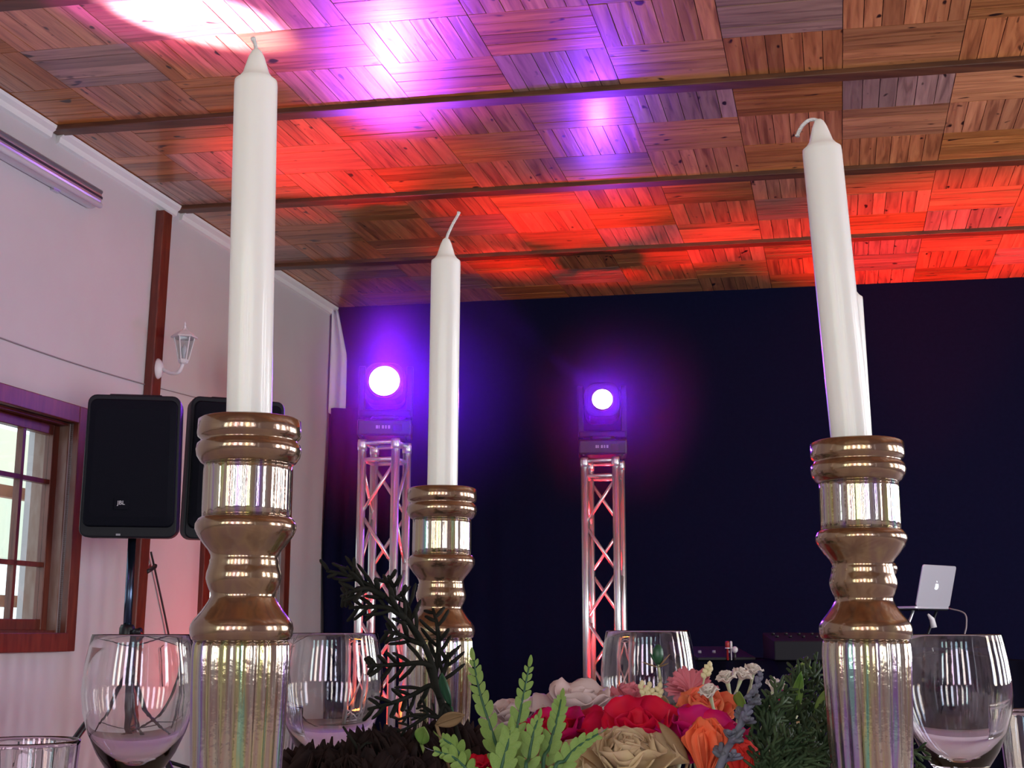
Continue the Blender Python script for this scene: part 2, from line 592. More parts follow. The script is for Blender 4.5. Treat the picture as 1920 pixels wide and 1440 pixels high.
planks = []
rng = random.Random(11)
GAP = 0.0016
for bay in range(0, 8):
    tb0, tb1 = BEAM_T[bay] + BEAM_W / 2, BEAM_T[bay + 1] - BEAM_W / 2
    rows = 3
    rh = (tb1 - tb0) / rows
    for r in range(rows):
        for cidx in range(0, 16):
            s0 = COL0 + COLW * cidx
            s1 = s0 + COLW
            s0, s1 = max(s0, 0.002), min(s1, RIGHT_S - 0.01)
            if s1 - s0 < 0.03:
                continue
            t0, t1 = tb0 + r * rh, tb0 + (r + 1) * rh
            along_u = (r + cidx + bay) % 2 == 0
            tile = rng.random()
            grey = 1.0 if rng.random() < 0.14 else rng.random() * 0.35
            if along_u:
                n = max(1, round((s1 - s0) / 0.079))
                cuts = [s0 + (s1 - s0) * (k + (rng.uniform(-0.12, 0.12) if 0 < k < n else 0)) / n for k in range(n + 1)]
                pcs = [(cuts[k], cuts[k + 1], t0, t1) for k in range(n)]
            else:
                n = 4
                cuts = [t0 + (t1 - t0) * (k + (rng.uniform(-0.12, 0.12) if 0 < k < n else 0)) / n for k in range(n + 1)]
                pcs = [(s0, s1, cuts[k], cuts[k + 1]) for k in range(n)]
            for (a0, a1, b0, b1) in pcs:
                tone = min(1, max(0, 0.42 + 0.35 * (tile - 0.5) + rng.uniform(-0.28, 0.28) + (0.10 if along_u else 0) - 0.3 * (grey > 0.9)))  # lengthwise planks raised in tone to stand for their stronger reflection
                dz = rng.uniform(0, 0.0022)
                vv, ff = hexa(a0 + GAP, a1 - GAP, b0 + GAP, b1 - GAP, CEIL + dz, CEIL + 0.0135)
                # how large it shows in the picture
                pr = [proj(P) for P in vv[:4]]
                if any(q[2] < 0.3 for q in pr):
                    shown = 0
                else:
                    qs = [(min(max(x, 0), 1920), min(max(y, 0), 1440)) for x, y, _ in (pr[0], pr[1], pr[3], pr[2])]
                    shown = abs(sum(qs[i][0] * qs[(i + 1) % 4][1] - qs[(i + 1) % 4][0] * qs[i][1] for i in range(4))) / 2
                planks.append((shown, vv, ff, (tone, grey, rng.random(), 1), along_u))
planks.sort(key=lambda q: -q[0])
for shown, vv, ff, tn, au in planks[:300]:
    ctr = sum(vv, V((0, 0, 0))) / 8
    o = mk('plank', [p - ctr for p in vv], ff, M['plank_u' if au else 'plank_w'], ce, loc=ctr)
    set_tone(o.data, [tn] * 6)
vs, fs, tn_all, mi = [], [], [], []
for shown, vv, ff, tn, au in planks[300:]:
    k = len(vs)
    vs += vv
    fs += [tuple(i + k for i in q) for q in ff]
    tn_all += [tn] * 6
    mi += [0 if au else 1] * 6
o = mk('plank_field', vs, fs, M['plank_u'], ce)
o.data.materials.append(M['plank_w'])
o.data.polygons.foreach_set('material_index', mi)
set_tone(o.data, tn_all)
tag(o, kind='stuff')

trim_n = 0
for k, t in enumerate(BEAM_T):
    trim_n += 1
    vv, ff = hexa(0.005, RIGHT_S - 0.01, t - BEAM_W / 2, t + BEAM_W / 2, CEIL - 0.022, CEIL + 0.0135)
    tag(mk('trim_%d' % trim_n, vv, ff, M['beam'], edge=0.004), 'dark stained beam across the plank ceiling', None, kind='structure')
# white cornice along the left wall, one length per bay
for k in range(len(BEAM_T) - 1):
    trim_n += 1
    t0, t1 = BEAM_T[k] + 0.03, BEAM_T[k + 1] - 0.03
    prof = [(0.0, -0.062), (0.018, -0.055), (0.024, -0.03), (0.046, -0.016), (0.05, -0.001), (0.0, -0.001)]
    n = len(prof)
    vv = [WL(t, CEIL - 0.022 + z + 0.02, o_) for t in (t0, t1) for o_, z in prof]
    ff = [tuple(range(n)), tuple(reversed(range(n, 2 * n)))] + [(i, i + n, (i + 1) % n + n, (i + 1) % n) for i in range(n)]
    tag(mk('trim_%d' % trim_n, vv, ff, M['cornice']), 'white moulded cornice where the left wall meets the ceiling', None, kind='structure')


# ---------------------------------------------------------------- windows in the left wall
def window(num, w, lab, ncol):
    root = thing('window_%d' % num, lab, None, KP, (0, 0, WALL_ROT), kind='structure')
    t0, t1 = w
    a, b_ = t0, t1
    z0, z1 = W_Z0, W_Z1
    # casing on the wall face
    box('casing', a, a + CAS, -0.02, 0.03, z0, z1, M['redwood'], root, edge=0.004)
    box('casing', b_ - CAS, b_, -0.02, 0.03, z0, z1, M['redwood'], root, edge=0.004)
    box('casing', a + CAS, b_ - CAS, -0.02, 0.03, z1 - CAS, z1, M['redwood'], root, edge=0.004)
    box('window_sill', a + CAS, b_ - CAS, -0.02, 0.045, z0, z0 + CAS, M['redwood'], root, edge=0.004)
    a, b_, z0, z1 = a + CAS, b_ - CAS, z0 + CAS, z1 - CAS
    # reveal boards
    box('jamb', a, a + 0.012, -0.2, -0.02, z0, z1, M['reveal'], root)
    box('jamb', b_ - 0.012, b_, -0.2, -0.02, z0, z1, M['reveal'], root)
    box('jamb_head', a, b_, -0.2, -0.02, z1 - 0.012, z1, M['redwood'], root)
    box('jamb_base', a, b_, -0.2, -0.02, z0, z0 + 0.012, M['redwood'], root)
    a, b_, z0, z1 = a + 0.012, b_ - 0.012, z0 + 0.012, z1 - 0.012
    # sash, set back in the wall
    S, y0, y1 = 0.05, -0.11, -0.065
    box('sash_stile', a, a + S, y0, y1, z0, z1, M['redwood'], root, edge=0.003)
    box('sash_stile', b_ - S, b_, y0, y1, z0, z1, M['redwood'], root, edge=0.003)
    box('sash_rail', a + S, b_ - S, y0, y1, z1 - S, z1, M['redwood'], root, edge=0.003)
    box('sash_rail', a + S, b_ - S, y0, y1, z0, z0 + S, M['redwood'], root, edge=0.003)
    a, b_, z0, z1 = a + S, b_ - S, z0 + S, z1 - S
    hz = z1 - z0
    zr = [z0, z0 + 0.29 * hz, z0 + 0.74 * hz, z1]
    tx = [a + (b_ - a) * i / ncol for i in range(ncol + 1)]
    for x in tx[1:-1]:
        box('muntin', x - 0.011, x + 0.011, y0 + 0.006, y1 - 0.006, z0, z1, M['redwood'], root)
    for z in zr[1:-1]:
        box('muntin', a, b_, y0 + 0.006, y1 - 0.006, z - 0.011, z + 0.011, M['redwood'], root)
    for i in range(ncol):
        for j in range(3):
            box('pane', tx[i] + 0.011 * (i > 0), tx[i + 1] - 0.011 * (i < ncol - 1), -0.09, -0.086,
                zr[j] + 0.011 * (j > 0), zr[j + 1] - 0.011 * (j < 2), M['pane'], root)


window(1, W1, 'red brown timber window left of the loudspeakers, cut by the picture edge', 4)
window(2, W2, 'red brown timber window behind the front left candle holder', 3)
# windows of the two walls outside the picture: simple frames
for i, s in enumerate(REAR_WIN):
    root = thing('window_%d' % (3 + i), 'tall narrow timber framed window in the wall behind the camera', None, ST(s, REAR_T, 0), (0, 0, BACK_ROT), kind='structure')
    for x in (-0.2, 0.2):
        box('mullion', x - 0.015, x + 0.015, -0.12, -0.06, 0.88, 2.62, M['redwood'], root)
    for z in (0.9, 1.75, 2.59):
        box('transom', -0.2, 0.2, -0.115, -0.065, z - 0.02, z + 0.02, M['redwood'], root)
for i, t in enumerate(RIGHT_WIN):
    root = thing('window_%d' % (9 + i), 'timber framed window in the right hand wall', None, ST(RIGHT_S, t, 0), (0, 0, WALL_ROT), kind='structure')
    for x in (-0.25, 0.25):
        box('mullion', x - 0.02, x + 0.02, 0.06, 0.12, 0.78, 2.32, M['redwood'], root)
    for z in (0.8, 1.55, 2.3):
        box('transom', -0.25, 0.25, 0.065, 0.115, z - 0.02, z + 0.02, M['redwood'], root)

# outside: veranda post and rails, neighbouring wall, pale ground
gp = box('ground', -14, 10, -16, -0.25, -0.15, -0.05, M['outground'])
gp.location, gp.rotation_euler = KP, (0, 0, WALL_ROT)
tag(gp, 'pale gravel ground outside the windows', None, kind='structure')
nb = box('neighbouring_wall', -9, 4.2, -7.4, -7.2, 1.9, 3.6, M['tan'])
nb.location, nb.rotation_euler = KP, (0, 0, WALL_ROT)
tag(nb, 'sunlit tan outside wall seen through the upper window panes', 'wall')
vr = thing('veranda_railing', 'orange brown veranda post with rails outside the left window', 'railing', KP, (0, 0, WALL_ROT))


def offwall(px, py, off):
    t, z = onwall(px, py, off)
    return t, z


OFFV = -1.3
tp, _ = offwall(22, 950, OFFV)
_, zr1 = offwall(30, 925, OFFV)
_, zr2 = offwall(30, 1128, OFFV)
box('post', tp + 0.30, tp + 0.46, OFFV - 0.05, OFFV + 0.05, -0.05, 2.6, M['outwood'], vr)
for z in (zr1, zr2):
    box('rail', tp - 0.24, tp + 1.6, OFFV - 0.03, OFFV + 0.03, z - 0.035, z + 0.035, M['outwood'], vr)

# dark timber post on the left wall
ta, _ = onwall(305, 480)
tb, _ = onwall(325, 480)
ta2 = onwall(318, 480, 0.02)[0]
pw = 0.095
trim_n += 1
lean = thing('trim_%d' % trim_n, 'dark red brown timber post running up the white wall', None, WL(0, 0), (0, 0, WALL_ROT), kind='structure')
tt, zt = onwall(316, 398, 0.05)
tm, zm = onwall(262, 1187, 0.05)
tbm = tt + (tm - tt) * zt / (zt - zm)
v, f = boxv(-pw / 2, pw / 2, 0.0, 0.05, 0, zt)
v = [(x + tbm + (tt - tbm) * z / zt, y, z) for x, y, z in v]
mk('post', v, f, M['redwood'], lean, edge=0.006)
POST_T = lambda z: tbm + (tt - tbm) * z / zt

# white drape corner and black cloth edge at the far left corner
root = thing('white_drape', 'narrow white cloth hanging at the stage corner below the ceiling', 'drape', ST(0, 0, 0), (0, 0, BACK_ROT))
za = atz(630, 577, CEIL).z
k1 = at(626, 768, 9.0).z
vs, fs = [], []
NZ, NX = 14, 12
for i in range(NZ + 1):
    q = i / NZ
    z = CEIL - 0.03 + (k1 - CEIL + 0.03) * q
    for j in range(NX + 1):
        p = j / NX
        x = 0.012 + p * (0.045 + 0.075 * min(1, q * 2.2))
        y = -0.035 - 0.018 * math.sin(p * 9.0 + 0.6 + q) - 0.01 * q
        vs.append((x, y, z - 0.02 * math.sin(p * 4) * (i == NZ)))
for i in range(NZ):
    for j in range(NX):
        a = i * (NX + 1) + j
        fs.append((a, a + NX + 1, a + NX + 2, a + 1))
o = mk('cloth', vs, fs, M['drape'], root, smooth=True)
o.modifiers.new('thick', 'SOLIDIFY').thickness = 0.004
root = thing('black_drape', 'black stage cloth with wavy edge at the far left corner', 'drape', ST(0, 0, 0), (0, 0, BACK_ROT))
vs, fs = [], []
NZ, NX = 26, 16
for i in range(NZ + 1):
    q = i / NZ
    z = k1 + 0.03 - (k1 + 0.03) * q
    for j in range(NX + 1):
        p = j / NX
        x = -0.0 + 0.006 + 0.014 * (1 + math.sin(q * 9 + 1.2)) * (1 - p) + p * 0.5
        y = -0.045 - 0.02 * math.sin(p * 22 + q * 2) - 0.05 * (1 - p) * (0.4 + 0.3 * math.sin(q * 6.5))
        vs.append((x, y, z))
for i in range(NZ):
    for j in range(NX):
        a = i * (NX + 1) + j
        fs.append((a, a + NX + 1, a + NX + 2, a + 1))
o = mk('cloth', vs, fs, M['black_wall'], root, smooth=True)
o.modifiers.new('thick', 'SOLIDIFY').thickness = 0.004


# ================================================================== THINGS ON THE LEFT WALL
# long silver strip fixture
te, zf = onwall(182, 372, 0.06)
root = thing('strip_light', 'long silver strip light fitting high on the white left wall', 'light', WL(te, zf), (0, 0, WALL_ROT))
LEN, RR = 2.6, 0.052
prof = [(-0.045, 0.005), (-0.05, 0.04), (-0.04, 0.068), (-0.016, 0.086), (0.016, 0.086), (0.04, 0.068), (0.05, 0.04), (0.045, 0.005)]
n = len(prof)
vv = []
for x, k in ((-0.03, 0.72), (0.0, 1.0), (LEN, 1.0), (LEN + 0.03, 0.72)):
    vv += [(x, 0.005 + (y - 0.005) * k, z * k) for z, y in prof]
ff = [tuple(range(n)), tuple(reversed(range(3 * n, 4 * n)))]
for r in range(3):
    ff += [(r * n + i, r * n + n + i, r * n + n + (i + 1) % n, r * n + (i + 1) % n) for i in range(n)]
mk('housing', vv, ff, M['brushed'], root, edge=0.003)
box('slot', -0.005, LEN, 0.078, 0.0885, -0.006, 0.006, M['darkgap'], root)
v, f = tube([(-0.01, 0.074, -0.036), (LEN, 0.074, -0.036)], 0.014, 12)
mk('tube_lamp', v, f, M['white_metal'], root, smooth=True)
v, f = tube([(-0.01, 0.074, 0.034), (LEN, 0.074, 0.034)], 0.011, 12)
mk('tube_lamp', v, f, M['brushed'], root, smooth=True)
box('bracket', 0.25, 0.3, 0.0, 0.02, -0.055, 0.055, M['brushed'], root)

# wire stretched along the wall
t1_, z1_ = onwall(284, 724, 0.006)
t0_, z0_ = onwall(-60, 611, 0.006)
pts = [WL(t1_ + (t0_ - t1_) * i / 12, z1_ + (z0_ - z1_) * i / 12 - 0.012 * math.sin(math.pi * i / 12), 0.006) for i in range(13)]
v, f = tube(pts, 0.0035, 6)
tag(mk('wall_wire', v, f, M['wallwire'], smooth=True), 'thin grey wire running along the white wall above the loudspeaker', 'wire')
t2_, z2_ = onwall(300, 728, 0.006)
t3_, z3_ = onwall(425, 760, 0.006)
v, f = tube([WL(t2_ + (t3_ - t2_) * i / 8, z2_ + (z3_ - z2_) * i / 8, 0.006) for i in range(9)], 0.0025, 6)
tag(mk('wall_wire', v, f, M['wallwire'], smooth=True), 'faint short wire on the wall right of the timber post', 'wire')

# hook and cable beside the post below the loudspeaker
tk, zk = onwall(288, 1063, 0.03)
pts = [WL(POST_T(zk) - 0.03, zk - 0.03, 0.05), WL(tk, zk, 0.035), WL(tk - 0.01, zk + 0.01, 0.03)]
v, f = tube(smooth_path(pts), 0.012, 8)
tag(mk('wall_hook', v, f, M['cable'], smooth=True), 'small black hook on the timber post under the loudspeakers', 'hook')
c0, c1, c2 = onwall(283, 1035, 0.02), onwall(292, 1075, 0.02), onwall(318, 1200, 0.02)
c3 = onwall(330, 1300, 0.02)
v, f = tube(smooth_path([WL(q[0], q[1], 0.02) for q in (c0, c1, c2, c3)]), 0.006, 6)
tag(mk('hanging_cable', v, f, M['cable'], smooth=True), 'thin black cable hanging down the wall right of the post', 'cable')

# white carriage lantern on the post
tl_, zl_ = onwall(301, 692, 0.06)
root = thing('wall_lantern', 'white carriage lantern on a curved arm fixed to the post', 'lantern', WL(POST_T(zl_), zl_, 0.05), (0, 0, WALL_ROT))
root.scale = (0.78, 0.78, 0.78)
prof = [(0.0, 0.045), (0.012, 0.043), (0.032, 0.034), (0.05, 0.018), (0.058, 0.004), (0.058, 0.0)]
v, f = lathe([(r, z) for r, z in reversed(prof)], 24)
mk('back_plate', [(x * 0.8, z, y * 1.25) for x, y, z in v], [tuple(reversed(q)) for q in f], M['white_metal'], root, smooth=True)
# lantern body hangs above the arm: y = away from the wall
LY = 0.19
v, f = tube(smooth_path([(0, 0.03, 0.0), (0, 0.10, -0.035), (0, 0.16, -0.03), (0, LY, 0.03)]), [0.013] * 18 + [0.010], 10)
mk('arm', v, f, M['white_metal'], root, smooth=True)
v, f = lathe([(0.012, 0.02), (0.03, 0.03), (0.036, 0.045), (0.034, 0.055)], 6)
mk('base_cup', [(x, y + LY, z) for x, y, z in v], f, M['white_metal'], root)
v, f = lathe([(0.092, 0.205), (0.088, 0.215), (0.05, 0.245), (0.022, 0.262), (0.012, 0.275)], 6)
mk('roof', [(x, y + LY, z) for x, y, z in v], f, M['white_metal'], root)
v, f = lathe([(0.004, 0.27), (0.010, 0.283), (0.004, 0.296), (0.007, 0.305), (0.0, 0.325)], 10)
mk('finial', [(x, y + LY, z) for x, y, z in v], f, M['white_metal'], root, smooth=True)
for k in range(6):
    a0, a1 = math.pi / 3 * k, math.pi / 3 * (k + 1)
    P = lambda r, a, z: V((r * math.cos(a), LY + r * math.sin(a), z))
    v, f = tube([P(0.034, a0, 0.05), P(0.068, a0, 0.208)], 0.0042, 6)
    mk('bar', v, f, M['white_metal'], root)
    q = [P(0.031, a0, 0.055), P(0.031, a1, 0.055), P(0.064, a1, 0.205), P(0.064, a0, 0.205)]
    q2 = [p + (V((0, LY, p.z)) - p) * 0.05 for p in q]
    mk('glass_pane', q + q2, [(0, 1, 2, 3), (7, 6, 5, 4), (0, 4, 5, 1), (1, 5, 6, 2), (2, 6, 7, 3), (3, 7, 4, 0)], M['pane'], root)
v, f = lathe([(0.008, 0.05), (0.010, 0.09), (0.016, 0.11), (0.02, 0.13), (0.012, 0.15), (0.0, 0.158)], 12)
mk('bulb', [(x, y + LY, z) for x, y, z in v], f, M['white_metal'], root, smooth=True)


# ================================================================== LOUDSPEAKERS
TEXT = {}


def speaker_on_stand(cx, top_y, bot_y, Y, rot, wpx, lab, lab2, legrot, tilt=0.0):
    topz, botz = at(cx, top_y, Y).z, at(cx, bot_y, Y).z
    H = topz - botz
    base = at(cx, bot_y, Y)
    W = wpx * Y / math.cos(0.1) / FPX
    root = thing('loudspeaker', lab, 'speaker', (base.x, base.y, botz), (tilt, 0, rot), group='loudspeakers on poles by the left wall')
    D = 0.34
    # body: stack of rounded outlines from front (y=0) to back (y=D)
    secs = [(0.0, 1.0, 0.035), (0.02, 1.02, 0.04), (0.10, 1.02, 0.045), (0.22, 0.86, 0.05), (D, 0.55, 0.05)]
    vs, fs = [], []
    n = None
    for y, k, r in secs:
        o_ = rrect(W * k, H * (1.0 if y < 0.15 else 0.97 if y < 0.3 else 0.9), r, 5, 0, H / 2)
        n = len(o_)
        vs += [(x * (1 - 0.04 * (z / H - 0.5)), y, z) for x, z in o_]
    for i in range(len(secs) - 1):
        for j in range(n):
            k = (j + 1) % n
            fs.append((i * n + j, (i + 1) * n + j, (i + 1) * n + k, i * n + k))
    fs.append(tuple(range(n)))
    fs.append(tuple(reversed(range((len(secs) - 1) * n, len(secs) * n))))
    mk('cabinet', vs, fs, M['black_plastic'], root, edge=0.006)
    # grille bulging out of the front
    vs, fs = [], []
    for k, y in ((0.95, 0.004), (0.93, -0.014), (0.80, -0.022)):
        vs += [(x * (1 - 0.04 * (z / H - 0.5)), y, z) for x, z in rrect(W * k, H * (k + 0.0) - 0.03, 0.03, 5, 0, H / 2 + 0.012)]
    for i in range(2):
        for j in range(n):
            k = (j + 1) % n
            fs.append((i * n + j, i * n + k, (i + 1) * n + k, (i + 1) * n + j))
    fs.append(tuple(2 * n + j for j in range(n)))
    g = mk('grille', vs, [tuple(reversed(q)) for q in fs], M['grille'], root, edge=0.003)
    bx = -0.03
    bdg = box('badge', bx - 0.03, bx + 0.03, -0.026, -0.021, H * 0.19, H * 0.19 + 0.05, M['grille'], root, edge=0.002)
    cu = bpy.data.curves.new('badge_lettering', 'FONT')
    cu.body = 'JBL'
    cu.size = 0.024
    cu.extrude = 0.0006
    cu.align_x = 'CENTER'
    cu.materials.append(M['jbl'])
    if 'JBL' not in TEXT:
        tmp = bpy.data.objects.new('lettering_source', cu)
        col.objects.link(tmp)
        TEXT['JBL'] = bpy.data.meshes.new_from_object(tmp.evaluated_get(bpy.context.evaluated_depsgraph_get()))
        bpy.data.objects.remove(tmp)
    o = bpy.data.objects.new('badge_lettering', TEXT['JBL'])
    col.objects.link(o)
    o.parent = bdg
    o.location = (bx, -0.0268, H * 0.19 + 0.021)
    o.rotation_euler = (math.pi / 2, 0, 0)
    box('power_light', bx - 0.018, bx + 0.0, -0.002, 0.004, 0.008, 0.016, M['grey_mark'], root)
    box('handle_lip', -W * 0.28, W * 0.28, 0.03, 0.16, H - 0.004, H + 0.008, M['black_plastic'], root, edge=0.004)
    # stand
    sr = thing('speaker_stand', lab2, 'stand', (base.x, base.y, 0), (0, 0, rot), group='tripod stands under the loudspeakers')
    px_, py_ = 0.0, 0.15
    hubz = EYE - 0.02 * 1 + 0.02
    v, f = tube([(px_, py_, hubz - 0.1), (px_, py_, botz + 0.02)], 0.0175, 16)
    mk('pole', v, f, M['steel'], sr, smooth=True)
    v, f = tube([(px_, py_, 0.12), (px_, py_, hubz + 0.01)], 0.024, 16)
    mk('lower_tube', v, f, M['black_metal'], sr, smooth=True)
    v, f = lathe([(0.030, hubz - 0.035), (0.033, hubz - 0.02), (0.033, hubz + 0.02), (0.026, hubz + 0.035)], 16)
    mk('collar', [(x + px_, y + py_, z) for x, y, z in v], f, M['black_metal'], sr, smooth=True)
    v, f = tube([(px_ + 0.02, py_ - 0.02, hubz), (px_ + 0.062, py_ - 0.05, hubz + 0.006)], [0.011, 0.017], 10)
    mk('knob', v, f, M['black_metal'], sr, smooth=True)
    zj = 0.72
    v, f = lathe([(0.03, zj - 0.04), (0.036, zj - 0.03), (0.036, zj + 0.03), (0.03, zj + 0.04)], 16)
    mk('leg_hub', [(x + px_, y + py_, z) for x, y, z in v], f, M['black_metal'], sr, smooth=True)
    for k in range(3):
        a = legrot + 2 * math.pi * k / 3
        d = V((math.cos(a), math.sin(a), 0))
        q0, q1 = V((px_, py_, zj)) + d * 0.03, V((px_, py_, 0.012)) + d * 0.52
        v, f = tube([q0, q1], 0.0145, 10)
        lg = mk('leg', v, f, M['black_metal'], sr, smooth=True)
        v, f = tube([q1 + (q0 - q1) * 0.05, q1 - (q0 - q1) * 0.01], 0.02, 10)
        mk('rubber_foot', v, f, M['cable'], lg, smooth=True)
        v, f = tube([V((px_, py_, 0.28)) + d * 0.025, q0 + (q1 - q0) * 0.52], 0.009, 8)
        mk('brace', v, f, M['black_metal'], sr, smooth=True)


speaker_on_stand(239, 742, 1008, 5.45, math.radians(9), 172, 'black loudspeaker left of the timber post, fully in view', 'black tripod stand carrying the fully visible loudspeaker', math.radians(205), tilt=math.radians(1.5))
speaker_on_stand(438, 748, 1012, 5.95, math.radians(24), 178, 'black loudspeaker half hidden behind the front left candle', 'black tripod stand under the half hidden loudspeaker', math.radians(150))


# ================================================================== LIGHT TOWERS
def spot(name, loc, target, power, colr, angle, blend, radius, spec=1.0):
    l = bpy.data.lights.new(name, 'SPOT')
    l.energy = power
    l.color = colr
    l.spot_size = math.radians(angle)
    l.spot_blend = blend
    l.shadow_soft_size = radius
    l.specular_factor = spec
    o = bpy.data.objects.new(name, l)
    col.objects.link(o)
    o.location = loc
    o.rotation_euler = (V(target) - V(loc)).to_track_quat('-Z', 'Y').to_euler()
    return o


TH = 2.0
def tower(px, py, Y, lab, lab_head, lab_par, lens_px, lens_dia, face):
    top = at(px, py, Y)
    ctr = V((top.x, top.y, 0))
    H = top.z
    R = 0.098
    root = thing('truss_tower', lab, 'truss', ctr, (0, 0, STAGE_ROT), group='aluminium truss towers with lamps on top')
    chord_v, chord_f = tube([(0, 0, 0.012), (0, 0, H - 0.012)], 0.0235, 16)
    chord = None
    for sx in (-1, 1):
        for sy in (-1, 1):
            if chord is None:
                o = mk('chord', chord_v, chord_f, M['alu'], root, smooth=True, loc=(sx * R, sy * R, 0))
                chord = o.data
            else:
                o = inst('chord', chord, root, (sx * R, sy * R, 0))
            v, f = lathe([(0.026, H - 0.07), (0.027, H - 0.05), (0.027, H - 0.03), (0.024, H - 0.012)], 14)
            mk('chord_sleeve', v, f, M['alu'], o, smooth=True)
    v, f = tube([(-R, 0, 0), (R, 0, 0)], 0.0125, 10)
    rail = mk('cross_rail', v, f, M['alu'], root, smooth=True, loc=(0, -R, H - 0.03))
    for z in (H - 0.03, H - 0.125, 0.125, 0.03):
        for k in range(4):
            if z == H - 0.03 and k == 0:
                continue
            a = math.pi / 2 * k
            inst('cross_rail', rail.data, root, (R * math.sin(a), -R * math.cos(a), z), (0, 0, a))
    seg = (H - 0.25 - 0.03) / 6
    v, f = tube([(-R, 0, 0), (R, 0, seg)], 0.0105, 8)
    dg = None
    for k in range(4):
        a = math.pi / 2 * k
        for j in range(6):
            z = 0.14 + seg * j
            fl_ = 1 if j % 2 else -1
            loc, rot = (R * math.sin(a), -R * math.cos(a), z), (0, 0, a + (math.pi if fl_ < 0 else 0))
            if dg is None:
                dgo = mk('diagonal', v, f, M['alu'], root, smooth=True, loc=loc)
                dgo.rotation_euler = rot
                dg = dgo.data
            else:
                inst('diagonal', dg, root, loc, rot)
    box('base_plate', -0.3, 0.3, -0.3, 0.3, 0, 0.012, M['black_metal'], root, edge=0.003)
    # moving head lamp on top
    mh = thing('moving_head_lamp', lab_head, 'stage light', ctr + V((0, 0, H)), (0, 0, face), group='violet moving head lamps')
    k = 1.0
    box('base_box', -0.15, 0.15, -0.11, 0.11, 0.005, 0.10, M['black_metal'], mh, edge=0.012)
    for x in (-0.125, 0.115):
        box('foot', x, x + 0.012, -0.10, 0.10, 0.0, 0.006, M['cable'], mh)
    for j, x in enumerate((-0.045, -0.03, -0.012, 0.006, 0.022)):
        box('lettering', x, x + (0.012, 0.006, 0.012, 0.009, 0.012)[j], -0.1125, -0.109, 0.045, 0.063, M['grey_mark'], mh)
    box('display', 0.05, 0.1, -0.112, -0.109, 0.03, 0.07, M['screen'], mh)
    v, f = lathe([(0.085, 0.10), (0.085, 0.125), (0.07, 0.13)], 24)
    mk('pan_bearing', v, f, M['black_metal'], mh, smooth=True)
    LZ = at(*lens_px, Y - 0.15).z - H
    for sx in (-1, 1):
        pts = rrect(0.075, LZ + 0.02, 0.03, 4, 0, 0.125 + (LZ + 0.02) / 2 - 0.02)
        vv, ff = ngon(pts, -0.018, 0.018)
        vv = [(y + sx * 0.135, x, z) for x, y, z in vv]
        mk('yoke_arm', vv, ff if sx > 0 else ff, M['black_plastic'], mh, edge=0.006)
    box('yoke_bridge', -0.15, 0.15, -0.045, 0.045, 0.12, 0.165, M['black_plastic'], mh, edge=0.012)
    # head: rounded body facing the hall, a little upwards
    hd = bpy.data.objects.new('head', None)
    secs = [(-0.15, 0.090, 0.05), (-0.145, 0.108, 0.07), (-0.06, 0.114, 0.06), (0.08, 0.105, 0.05), (0.15, 0.08, 0.045)]
    vs, fs = [], []
    for y, rr, cr in secs:
        o_ = rrect(rr * 2, rr * 2, cr, 6)
        n = len(o_)
        vs += [(x, y, z) for x, z in o_]
    for i in range(len(secs) - 1):
        for j in range(n):
            kk = (j + 1) % n
            fs.append((i * n + j, (i + 1) * n + j, (i + 1) * n + kk, i * n + kk))
    fs.append(tuple(range(n)))
    fs.append(tuple(reversed(range((len(secs) - 1) * n, len(secs) * n))))
    bpy.data.objects.remove(hd)
    hd = mk('head', vs, fs, M['black_plastic'], mh, smooth=False, loc=(0, 0, LZ), edge=0.006)
    hd.rotation_euler = (math.radians(-4), 0, 0)
    rl = lens_dia / 2
    v, f = lathe([(rl + 0.004, 0.0), (rl + 0.012, 0.002), (rl + 0.012, 0.012), (rl + 0.002, 0.014), (rl + 0.001, 0.004)], 32)
    ring = mk('lens_ring', [(x, -0.15 - z, y) for x, y, z in v], f, M['black_metal'], hd, smooth=True)
    v, f = lathe([(rl, 0.0), (rl, 0.003), (rl * 0.8, 0.007), (rl * 0.4, 0.010), (0.0, 0.011)], 32)
    mk('lens', [(x, -0.151 - z, y) for x, y, z in v], f, M['lens'], hd, smooth=True)
    lensp = mh.matrix_basis @ V((0, -0.175, LZ))
    # red lamp at the foot of the tower
    pz = 0.30
    pr = thing('led_par_lamp', lab_par, 'stage light', ctr + V((0, 0, 0.0)), (0, 0, face), group='red floor lamps inside the truss towers')
    v, f = lathe([(0.045, 0.0), (0.06, 0.02), (0.066, 0.05), (0.066, 0.075)], 24)
    tl_ = Matrix.Translation((0, 0, pz)) @ Matrix.Rotation(math.radians(16), 4, 'X')
    pb = mk('can', [tl_ @ V(q) for q in v], f, M['black_metal'], pr, smooth=True)
    ld = lathe([(0.013, 0.0), (0.012, 0.010), (0.007, 0.016), (0.0, 0.018)], 12)
    for j in range(7):
        a = math.pi / 3 * j
        off_ = V((0, 0, 0)) if j == 6 else V((0.042 * math.cos(a), 0.042 * math.sin(a), 0))
        mk('led_lens', [tl_ @ (V(q) + off_ + V((0, 0, 0.074))) for q in ld[0]], ld[1], M['led'], pb, smooth=True)
    box('bracket', -0.075, -0.069, -0.02, 0.02, 0.012, pz + 0.06, M['black_metal'], pr)
    box('bracket', 0.069, 0.075, -0.02, 0.02, 0.012, pz + 0.06, M['black_metal'], pr)
    parp = pr.matrix_basis @ V((0, 0, pz + 0.13))
    return ctr, H, lensp, parp


